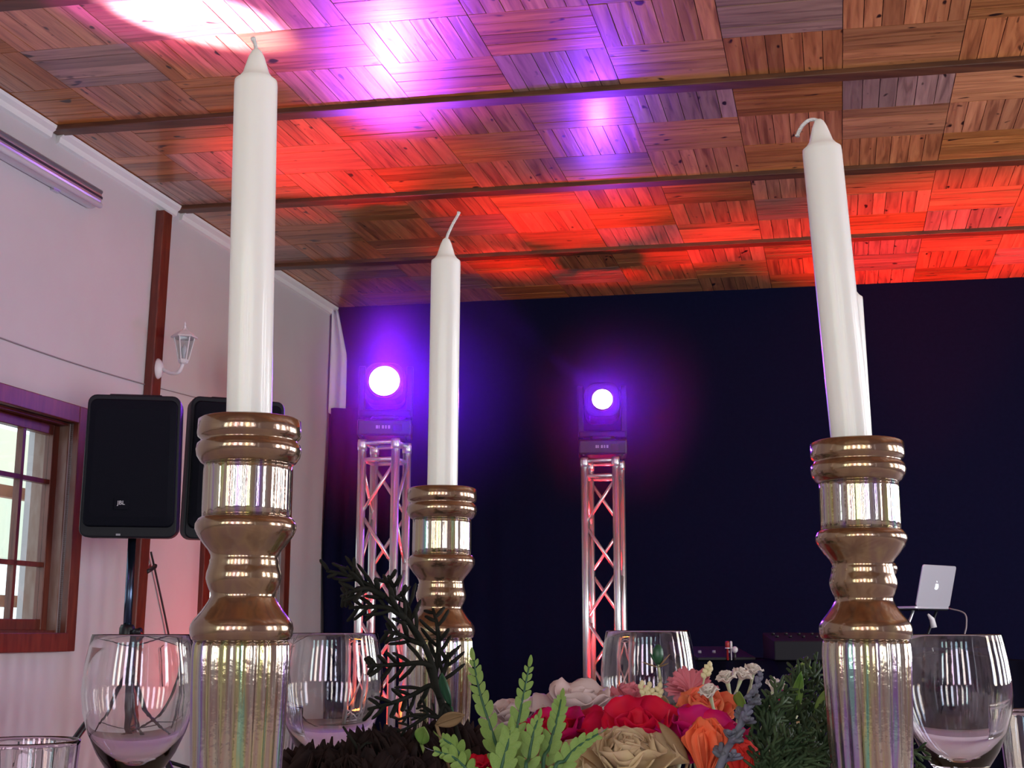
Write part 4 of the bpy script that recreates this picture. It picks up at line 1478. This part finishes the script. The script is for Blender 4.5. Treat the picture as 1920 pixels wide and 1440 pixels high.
ROSE = [(4, 0.05, -0.25, 0.62, 0.26, 0.75, 0.03), (5, 0.16, 0.02, 0.72, 0.34, 0.6, 0.05), (6, 0.38, 0.45, 0.82, 0.40, 0.45, 0.07), (7, 0.65, 1.05, 0.92, 0.44, 0.30, 0.09)]
PEONY = [(6, 0.05, -0.1, 0.60, 0.26, 0.5, 0.10), (8, 0.25, 0.2, 0.70, 0.32, 0.4, 0.12), (9, 0.5, 0.6, 0.80, 0.36, 0.35, 0.12), (9, 0.8, 1.1, 0.92, 0.40, 0.25, 0.12)]
OPEN = [(4, 0.3, 0.3, 0.6, 0.36, 0.4, 0.10), (5, 0.6, 0.8, 0.85, 0.48, 0.25, 0.11), (5, 0.9, 1.35, 1.0, 0.54, 0.15, 0.12)]
BUDL = [(3, 0.10, -0.35, 0.85, 0.34, 0.8, 0.02), (4, 0.22, -0.18, 0.95, 0.36, 0.7, 0.03), (4, 0.36, 0.0, 1.0, 0.38, 0.6, 0.05)]
GERB = [(14, 0.75, 1.05, 0.9, 0.15, 0.3, 0.04), (16, 1.0, 1.4, 1.0, 0.15, 0.2, 0.05)]
SMALL = [(7, 0.35, 0.7, 0.8, 0.36, 0.35, 0.10), (8, 0.65, 1.2, 1.0, 0.40, 0.25, 0.12)]
LOW = V((0, -0.35, 1))

flower('peony', 'cream ruffled peony at the bottom edge in front of the magenta petals', 1172, 1490, 0.745, 0.042, (0.0, -0.45, 1), M['cream'], PEONY, 1)
flower('peony', 'cream peony low at the bottom edge below the green ferns', 1050, 1500, 0.77, 0.034, (-0.1, -0.5, 1), M['cream'], PEONY, 21)
flower('rose', 'crimson flower with broad petals between the blush petals and the coral rose', 1200, 1420, 0.82, 0.040, (-0.1, -0.5, 1), M['crimson'], OPEN, 3)
flower('rose', 'magenta flower with broad petals behind the orange bud', 1315, 1432, 0.80, 0.036, (0.12, -0.45, 1), M['magenta'], OPEN, 4)
flower('rose', 'dark red flower behind the green ferns', 1055, 1420, 0.84, 0.036, (-0.2, -0.4, 1), [M['crimson'], M['magenta'], M['crimson']], OPEN, 5)
flower('rose', 'blush white flower with one tall petal beside the centre truss tower', 1088, 1370, 0.89, 0.038, (0.05, -0.2, 1), M['blush'], OPEN, 16)
flower('rose', 'blush white flower behind the fern tips', 975, 1382, 0.90, 0.030, (-0.2, -0.25, 1), M['blush'], OPEN, 7)
flower('rose', 'coral rose below the pink flower and the small white blooms', 1318, 1372, 0.86, 0.030, (0.05, -0.5, 1), M['coral'], ROSE, 8)
flower('rose_bud', 'orange rose bud at the bottom beside the lilac frond', 1322, 1462, 0.74, 0.032, (0.05, -0.2, 1), M['orange'], BUDL, 9)
flower('rose_bud', 'small red rose bud right of the lilac frond', 1392, 1478, 0.735, 0.024, (0.0, -0.2, 1), M['red'], BUDL, 10)
flower('rose_bud', 'tiny magenta bud peeping out beside the white blooms', 1463, 1328, 0.93, 0.010, (0.2, -0.2, 1), M['magenta'], BUDL, 20)
gb = flower('gerbera', 'pink frilled flower with black centre behind the coral rose', 1293, 1307, 0.90, 0.020, (0.0, -0.75, 1), M['pink'], GERB, 11, centre=M['anther'])
flower('carnation', 'pale pink flower in front of the middle wine glass foot', 1178, 1336, 0.92, 0.020, (0.05, -0.3, 1), M['pink'], [(9, 0.3, 0.5, 0.8, 0.2, 0.3, 0.14), (10, 0.7, 1.2, 1.0, 0.22, 0.2, 0.14)], 12)
flower('peony', 'cream flower deep in the green foliage beside the right candle holder', 1530, 1420, 0.86, 0.026, (0.1, -0.5, 1), M['cream'], PEONY, 13)
flower('carnation', 'red flower at the bottom among the dried leaves', 900, 1466, 0.80, 0.016, (0.0, -0.4, 1), M['crimson'], SMALL, 31)
for i, (px, py, Y, sz, ax, lab) in enumerate((
        (1366, 1288, 0.87, 0.0095, (-0.25, -0.3, 1), 'white bloom, left one of the touching pair above the coral rose'),
        (1386, 1282, 0.875, 0.0088, (0.35, -0.2, 1), 'white bloom, right one of the touching pair above the coral rose'),
        (1410, 1272, 0.89, 0.0085, (0.15, -0.3, 1), 'white bloom standing highest on a thin stem'),
        (1334, 1314, 0.83, 0.0088, (-0.3, -0.4, 1), 'pinkish white bloom on an arched stem over the coral rose'),
        (1448, 1304, 0.88, 0.0100, (0.3, -0.3, 1), 'white bloom low behind the lilac frond'),
        (1506, 1272, 0.90, 0.0085, (0.15, -0.3, 1), 'pale green bloom beside the right candle holder'))):
    flower('small_bloom', lab, px, py, Y, sz, ax, M['white_petal'] if i < 5 else M['fern'], SMALL, 40 + i, group='small blooms on thin stems', stem_r=0.0011)


# ---------------------------------------------------------------- fern fronds
def leaflet_mesh():
    vs, fs = [], []
    n = 6
    for i in range(n + 1):
        q = i / n
        w = 0.27 * math.sin(math.pi * min(1, q * 0.86 + 0.1)) ** 0.7 * (1 - 0.1 * q)
        for j in range(5):
            u = -1 + j / 2
            vs.append((u * w, 0.10 * q * q - 0.10 * abs(u) * w * 2, q))
    for i in range(n):
        for j in range(4):
            a = i * 5 + j
            fs.append((a, a + 1, a + 6, a + 5))
    me = bpy.data.meshes.new('leaflet')
    me.from_pydata(vs, [], fs)
    me.materials.append(M['fern'])
    me.polygons.foreach_set('use_smooth', [True] * len(me.polygons))
    return me


LEAFLET = leaflet_mesh()


def frond(lab, pts_px, Y0, Y1, width, pairs, seed):
    rg = random.Random(seed)
    pts = [at(x, y, Y0 + (Y1 - Y0) * i / (len(pts_px) - 1)) for i, (x, y) in enumerate(pts_px)]
    base = pts[0]
    foot = V((FC.x + (base.x - FC.x) * 0.6, FC.y + (base.y - FC.y) * 0.5, TZ + 0.001))
    path = smooth_path(pts, 8)
    root = thing('fern_frond', lab, 'fern', base, group='light green fern fronds')
    full = smooth_path([foot] + pts, 8)
    v, f = tube([q - base for q in full], [0.0013 - 0.0008 * i / len(full) for i in range(len(full))], 6)
    mk('rib', v, f, M['fern_stem'], root, smooth=True)
    for k in range(pairs):
        q = (k + 0.3) / pairs
        x = q * (len(path) - 1)
        i = min(int(x), len(path) - 2)
        p = path[i].lerp(path[i + 1], x - i)
        t = (path[i + 1] - path[i]).normalized()
        side = t.cross(V((0, -1, 0.15))).normalized()
        nr = side.cross(t).normalized()
        ln = width * rg.uniform(0.82, 1.0) * (0.55 + 0.6 * math.sin(math.pi * min(1, q * 0.75 + 0.2))) * (1 - 0.35 * q)
        for sg in (-1, 1):
            a = math.radians(42 - 14 * q + rg.uniform(-8, 8))
            d = (t * math.cos(a) + side * sg * math.sin(a) + nr * rg.uniform(0.0, 0.3)).normalized()
            o = inst('leaflet', LEAFLET, root, p - base, (0, 0, 0), (ln * 1.05, ln, ln))
            o.rotation_mode = 'QUATERNION'
            zax = d
            yax = (nr - zax * nr.dot(zax)).normalized()
            xax = yax.cross(zax)
            o.rotation_quaternion = Matrix((xax, yax, zax)).transposed().to_quaternion()
    o = inst('leaflet', LEAFLET, root, path[-1] - base, (0, 0, 0), (width * 0.6, width * 0.6, width * 0.7))
    o.rotation_mode = 'QUATERNION'
    o.rotation_quaternion = (path[-1] - path[-2]).to_track_quat('Z', 'Y')


frond('tall fern frond nearest the middle candle holder', [(950, 1460), (925, 1380), (900, 1300), (888, 1238)], 0.74, 0.76, 0.011, 11, 1)
frond('fern frond with its tip against the dark wall', [(958, 1465), (965, 1390), (980, 1310), (992, 1250)], 0.73, 0.75, 0.010, 11, 2)
frond('short fern frond in front of the blush tall petal', [(1020, 1460), (1030, 1400), (1045, 1345), (1052, 1312)], 0.72, 0.735, 0.010, 9, 3)
frond('low fern frond between the two upright ferns', [(990, 1470), (992, 1420), (1000, 1375), (1008, 1350)], 0.71, 0.72, 0.010, 7, 4)
frond('fern frond leaning right over the cream peony', [(1040, 1470), (1060, 1425), (1090, 1395), (1122, 1376)], 0.70, 0.71, 0.0095, 7, 5)
frond('fern frond drooping left over the dried leaves', [(880, 1470), (870, 1430), (850, 1400), (830, 1385)], 0.71, 0.70, 0.010, 7, 6)
frond('lowest fern frond at the bottom edge left of the middle', [(900, 1490), (880, 1450), (850, 1420), (815, 1408)], 0.70, 0.69, 0.010, 7, 7)
frond('broad fern frond at the bottom edge in the middle', [(930, 1500), (940, 1440), (952, 1395), (956, 1370)], 0.70, 0.71, 0.012, 8, 8)


# ---------------------------------------------------------------- conifer sprigs
def twigs(path, spacing, length, r, rg, spread=42, taper=0.5, start=0.0, depth=0.35):
    """flattened scale-leaf twigs left and right of a path"""
    out = []
    acc, side = 0.0, 1
    total = sum((path[i + 1] - path[i]).length for i in range(len(path) - 1))
    run = 0.0
    for i in range(len(path) - 1):
        seg = path[i + 1] - path[i]
        acc += seg.length
        run += seg.length
        if acc >= spacing and run / total > start:
            acc = 0
            side = -side
            t = seg.normalized()
            sv = t.cross(V((0, 1, 0)))
            sv = sv.normalized() if sv.length > 0.1 else V((1, 0, 0))
            a = math.radians(spread + rg.uniform(-8, 8))
            d = (t * math.cos(a) + sv * side * math.sin(a) + V((0, rg.uniform(-depth, depth), 0))).normalized()
            ln = length * (1 - taper * run / total) * rg.uniform(0.75, 1.15)
            p0 = path[i]
            p1 = p0 + d * ln * 0.5 + t * ln * 0.04
            p2 = p0 + d * ln * 0.9 + t * ln * 0.18
            out.append(tube([p0, p1, p2, p2 + (p2 - p1) * 0.25], [r * 0.8, r * 1.15, r * 0.9, r * 0.3], 5, flat=0.7))
    return out


def sprig(name, lab, main, branches, Y0, Y1, material, r, tl, spacing, seed, cat='foliage', group=None, foot=True, spread=42):
    rg = random.Random(seed)
    n = len(main) - 1
    mp = [at(x, y, Y0 + (Y1 - Y0) * i / n) for i, (x, y) in enumerate(main)]
    base = mp[0]
    root = thing(name, lab, cat, base, group=group)
    path = smooth_path(mp, 10)
    full = path
    if foot:
        fp = V((FC.x + (base.x - FC.x) * 0.6, FC.y + (base.y - FC.y) * 0.5, TZ + 0.001))
        full = smooth_path([fp] + mp, 10)
    v, f = tube(full, [r * (1.25 - 0.75 * i / len(full)) for i in range(len(full))], 6)
    mk('main_stem', [q - base for q in v], f, material, root, smooth=True)
    tw = twigs(path, spacing * 1.2, tl * 0.9, r * 0.8, rg, spread, start=0.45)
    if tw:
        v, f = merge(tw)
        mk('twig_tips', [q - base for q in v], f, material, root, smooth=True)
    for br in branches:
        bp = []
        for k, (x, y) in enumerate(br):
            # depth follows the nearest main point, then drifts
            j = min(range(len(main)), key=lambda q: (main[q][0] - br[0][0]) ** 2 + (main[q][1] - br[0][1]) ** 2)
            Yb = Y0 + (Y1 - Y0) * j / n
            bp.append(at(x, y, Yb + k * rg.uniform(-0.006, 0.006)))
        bpath = smooth_path(bp, 8)
        parts = [tube(bpath, [r * (0.95 - 0.5 * i / len(bpath)) for i in range(len(bpath))], 6)]
        parts += twigs(bpath, spacing, tl, r * 0.75, rg, spread, start=0.12)
        v, f = merge(parts)
        mk('side_branch', [q - base for q in v], f, material, root, smooth=True)
    return root


sprig('cedar_sprig', 'large blackish cedar sprig arching left in front of the truss tower',
      [(836, 1345), (822, 1300), (808, 1240), (784, 1190), (748, 1145), (705, 1105), (655, 1080), (612, 1070)],
      [[(822, 1300), (808, 1285), (775, 1302), (735, 1318), (690, 1330)],
       [(812, 1250), (790, 1243), (750, 1246), (712, 1248), (690, 1250)],
       [(795, 1208), (770, 1200), (745, 1188), (722, 1184)],
       [(760, 1160), (728, 1140), (690, 1138), (655, 1140)],
       [(722, 1118), (690, 1104), (664, 1108), (640, 1118)],
       [(815, 1270), (822, 1220), (820, 1175), (812, 1142)],
       [(818, 1290), (836, 1250), (840, 1225)],
       [(770, 1172), (765, 1140), (752, 1110)],
       [(735, 1132), (738, 1105), (728, 1080)],
       [(690, 1098), (668, 1085), (650, 1062)]],
      0.83, 0.80, M['cedar'], 0.0022, 0.0175, 0.0038, 1)
sprig('cedar_sprig', 'blackish cedar twig lying low under the large sprig',
      [(850, 1350), (820, 1345), (780, 1340), (745, 1350)], [[(820, 1345), (800, 1328), (785, 1322)], [(800, 1342), (770, 1362), (745, 1372)]], 0.80, 0.79, M['cedar'], 0.0014, 0.010, 0.0032, 2)
sprig('cedar_sprig', 'single blackish twig in front of the second wine glass',
      [(690, 1440), (672, 1405), (652, 1375), (643, 1362)], [[(672, 1405), (690, 1390)]], 0.77, 0.77, M['cedar'], 0.0012, 0.005, 0.006, 3)

TH_ = [
    ('dark green conifer sprig standing tallest beside the right candle holder', [(1480, 1440), (1500, 1370), (1520, 1300), (1532, 1222)], M['thuja'], 0.80),
    ('dark green conifer sprig left of the tallest one', [(1460, 1440), (1470, 1370), (1490, 1300), (1500, 1246)], M['thuja'], 0.79),
    ('dark green conifer sprig reaching right to the candle holder', [(1470, 1450), (1500, 1390), (1535, 1340), (1562, 1290)], M['thuja'], 0.78),
    ('grey lilac frond crossing the flowers diagonally', [(1345, 1450), (1372, 1390), (1402, 1330), (1428, 1262)], M['lavender'], 0.71),
    ('dark green conifer sprig leaning over the lilac frond', [(1440, 1450), (1440, 1390), (1450, 1330), (1470, 1276)], M['thuja'], 0.74),
    ('low dark green conifer sprig spreading right at the bottom', [(1440, 1470), (1480, 1430), (1530, 1410), (1570, 1415)], M['thuja'], 0.72),
    ('low dark green conifer sprig at the bottom edge', [(1420, 1480), (1440, 1430), (1470, 1400), (1510, 1385)], M['thuja'], 0.71),
    ('dark green conifer sprig in the thick of the foliage', [(1430, 1460), (1425, 1410), (1432, 1360), (1450, 1325)], M['thuja'], 0.75),
    ('dark green conifer sprig behind the right candle holder foot', [(1560, 1470), (1600, 1420), (1680, 1405), (1745, 1425)], M['thuja'], 0.84),
    ('dark green conifer sprig between the cream flower and the holder', [(1500, 1470), (1530, 1420), (1545, 1370), (1556, 1330)], M['thuja'], 0.76),
    ('dark green conifer sprig at the foot of the red bud', [(1430, 1490), (1450, 1450), (1490, 1428), (1540, 1440)], M['thuja'], 0.70),
]
for i, (lab, pts, mt, Y) in enumerate(TH_):
    rg = random.Random(100 + i)
    brs = []
    sp_ = smooth_path([V((x, y, 0)) for x, y in pts], 5)
    lil = mt is M['lavender']
    for k in range(2, len(sp_) - 2, 2 if not lil else 3):
        t = (sp_[k + 1] - sp_[k]).normalized()
        for sg in (-1, 1):
            a = math.radians(rg.uniform(26, 46)) * sg
            d = V((t.x * math.cos(a) - t.y * math.sin(a), t.x * math.sin(a) + t.y * math.cos(a), 0))
            L_ = rg.uniform(40, 62) * (1 - 0.45 * k / len(sp_)) * (0.5 if lil else 1)
            q0 = sp_[k]
            q1 = q0 + d * L_ * 0.5
            q2 = q1 + (d + t * 0.35).normalized() * L_ * 0.5
            brs.append([(q0.x, q0.y), (q1.x, q1.y), (q2.x, q2.y)])
    sprig('conifer_sprig', lab, pts, brs, Y, Y + 0.01, mt, 0.0015 if not lil else 0.0022, 0.0095 if not lil else 0.0075, 0.0032 if not lil else 0.0012, 200 + i, group='conifer sprigs beside the right candle holder', spread=34 if not lil else 24)


# ---------------------------------------------------------------- single leaves, pods, bud spikes, dried leaves
def leaf(name, lab, px, py, Y, L, W, axis, roll, material, curl=0.5):
    p = at(px, py, Y)
    root = thing(name, lab, 'leaf', p)
    aim(root, axis)
    root.rotation_quaternion = root.rotation_quaternion @ Matrix.Rotation(roll, 3, 'Z').to_quaternion()
    vs, fs = [], []
    n, m = 8, 6
    for i in range(n + 1):
        q = i / n
        w = W * math.sin(math.pi * (0.04 + 0.95 * q)) ** 0.8
        for j in range(m + 1):
            u = -1 + 2 * j / m
            vs.append((u * w, curl * L * q * q * 0.5 + 0.35 * w * u * u, L * q * (1 - 0.1 * curl * q)))
    for i in range(n):
        for j in range(m):
            a = i * (m + 1) + j
            fs.append((a, a + 1, a + m + 2, a + m + 1))
    o = mk('blade', vs, fs, material, root, smooth=True)
    o.modifiers.new('thick', 'SOLIDIFY').thickness = 0.0006
    v, f = tube([(0, 0.0006 + curl * L * (i / 8) ** 2 * 0.5, L * i / 8 * (1 - 0.1 * curl * i / 8)) for i in range(9)], 0.0005, 5)
    mk('midrib', v, f, material, root, smooth=True)
    inv = root.rotation_quaternion.inverted()
    foot = V((FC.x + (p.x - FC.x) * 0.6, FC.y + (p.y - FC.y) * 0.5, TZ + 0.001))
    v, f = tube([inv @ (q - p) for q in smooth_path([p, p * 0.5 + foot * 0.5 + V((0, 0, -0.005)), foot], 5)], 0.0010, 6)
    mk('stalk', v, f, material, root, smooth=True)


leaf('round_leaf', 'dark green rounded leaf in front of the middle candle holder', 846, 1325, 0.80, 0.022, 0.0085, (0.0, -0.2, 1), 0.4, M['leaf'])
leaf('dry_leaf', 'tan curled leaf at the root of the large cedar sprig', 818, 1358, 0.79, 0.022, 0.0045, (0.9, -0.3, 0.35), 0.2, M['tanleaf'])
leaf('olive_leaf', 'brown olive leaf lying between the crimson flower and the coral rose', 1242, 1342, 0.84, 0.016, 0.006, (0.9, -0.3, 0.25), 0.2, M['brown'])
leaf('dry_leaf', 'yellow tan leaf standing in front of the bud spikes', 1236, 1358, 0.85, 0.020, 0.006, (0.15, -0.1, 1), 0.6, M['tanleaf'])
leaf('dry_leaf', 'narrow tan leaf beside the orange bud', 1290, 1425, 0.74, 0.026, 0.004, (-0.6, -0.1, 1), 0.3, M['tanleaf'])
leaf('green_leaf', 'light green pointed leaf among the conifers near the right holder', 1488, 1345, 0.80, 0.030, 0.0035, (0.15, -0.1, 1), 0.5, M['fern'])
leaf('green_leaf', 'light green leaf beside the foot of the right candle holder', 1528, 1350, 0.79, 0.028, 0.006, (0.55, -0.1, 1), 0.3, M['fern'])
leaf('green_leaf', 'light green bract under the white blooms', 1392, 1330, 0.85, 0.013, 0.006, (0.05, -0.3, 1), 0.4, M['fern'])
leaf('green_leaf', 'small green leaf low among the dried leaves', 790, 1395, 0.76, 0.012, 0.005, (0.3, -0.3, 1), 0.4, M['fern'])
leaf('dry_leaf', 'pale tan leaf deep between the conifer sprigs', 1560, 1404, 0.83, 0.022, 0.006, (-0.6, -0.3, 0.6), 0.4, M['tanleaf'])

# green seed pod on a stem in front of the middle wine glass
p = at(1237, 1310, 0.90)
root = thing('seed_pod_stem', 'green pod on a pale stem in front of the middle wine glass', 'flower', p)
tp_ = at(1234, 1246, 0.90) - p
foot = V((FC.x + (p.x - FC.x) * 0.6, FC.y, TZ + 0.001)) - p
v, f = tube(smooth_path([foot, V((0, 0, 0)), tp_ * 0.6 + V((0.0008, 0, 0)), tp_], 5), 0.0010, 6)
mk('stem', v, f, M['stem'], root, smooth=True)
v, f = lathe([(0.0014, 0), (0.0036, 0.003), (0.0040, 0.0065), (0.0034, 0.0105), (0.0020, 0.013), (0, 0.0138)], 14)
mk('pod', [V(q) + tp_ for q in v], f, M['leaf'], root, smooth=True)
for k, (dx, dz, mt) in enumerate(((-0.012, 0.004, 'tanleaf'), (-0.007, 0.012, 'leaf'), (0.008, 0.009, 'tanleaf'), (0.007, 0.003, 'brown'))):
    q0 = tp_ + V((0, 0, -0.002))
    q1 = q0 + V((dx, -0.002, dz))
    v, f = tube([q0, q0.lerp(q1, 0.4), q0.lerp(q1, 0.75), q1], [0.0008, 0.0020, 0.0016, 0.0003], 6, flat=0.3)
    mk('bract', v, f, M[mt], root, smooth=True)
# bud spikes
for i, (x0, y0, x1, y1, lab) in enumerate(((1216, 1330, 1204, 1288, 'pale yellow bud spike left of the green pod'), (1222, 1332, 1218, 1290, 'pale yellow bud spike just left of the pod stem'),
                                           (1228, 1336, 1238, 1292, 'pale yellow bud spike crossing the pod stem'), (1318, 1285, 1331, 1252, 'thin greenish bud spike above the pink frilled flower'))):
    p0, p1 = at(x0, y0, 0.885), at(x1, y1, 0.89)
    root = thing('bud_spike', lab, 'flower', p0, group='bud spikes in the bouquet')
    d = p1 - p0
    foot = V((FC.x + (p0.x - FC.x) * 0.6, FC.y, TZ + 0.001)) - p0
    v, f = tube(smooth_path([foot, V((0, 0, 0)), d], 5), 0.0007, 6)
    mk('stem', v, f, M['stem'], root, smooth=True)
    bv, bf = lathe([(0.0008, 0), (0.0018, 0.0016), (0.0016, 0.0034), (0.0, 0.0048)], 10)
    for k in range(6):
        q = d * (0.4 + 0.6 * k / 5)
        sg = 1 if k % 2 else -1
        o = mk('bud', bv, bf, M['bud'], root, smooth=True, loc=q)
        o.rotation_euler = (0, sg * (0.7 if k < 5 else 0.0), 0)
# dark dried flower heads along the bottom left
rg = random.Random(77)
DR = [(598, 1455, 0.78, 'leftmost dark dried flower head along the bottom edge'), (660, 1462, 0.76, 'dark dried flower head under the second wine glass'), (712, 1440, 0.80, 'dark dried flower head below the red floor lamp'),
      (752, 1462, 0.75, 'dark dried flower head in front, left of the low ferns'), (790, 1432, 0.81, 'dark dried flower head at the cedar sprig root'), (838, 1420, 0.83, 'dark dried flower head below the tan curled leaf'),
      (632, 1440, 0.83, 'dark dried flower head just right of the leftmost one')]
for i, (px, py, Y, lab) in enumerate(DR):
    flower('dried_flower', lab, px, py + 34 + 18 * math.sin(i * 2.3), Y, 0.026, (rg.uniform(-0.3, 0.3), -0.3, 1), M['dried'], [(12, 0.2, 0.5, 0.8, 0.11, 0.5, 0.3), (14, 0.5, 1.1, 1.0, 0.12, 0.4, 0.35), (14, 0.9, 1.6, 1.1, 0.12, 0.4, 0.35)], 300 + i, group='dark dried flower heads')
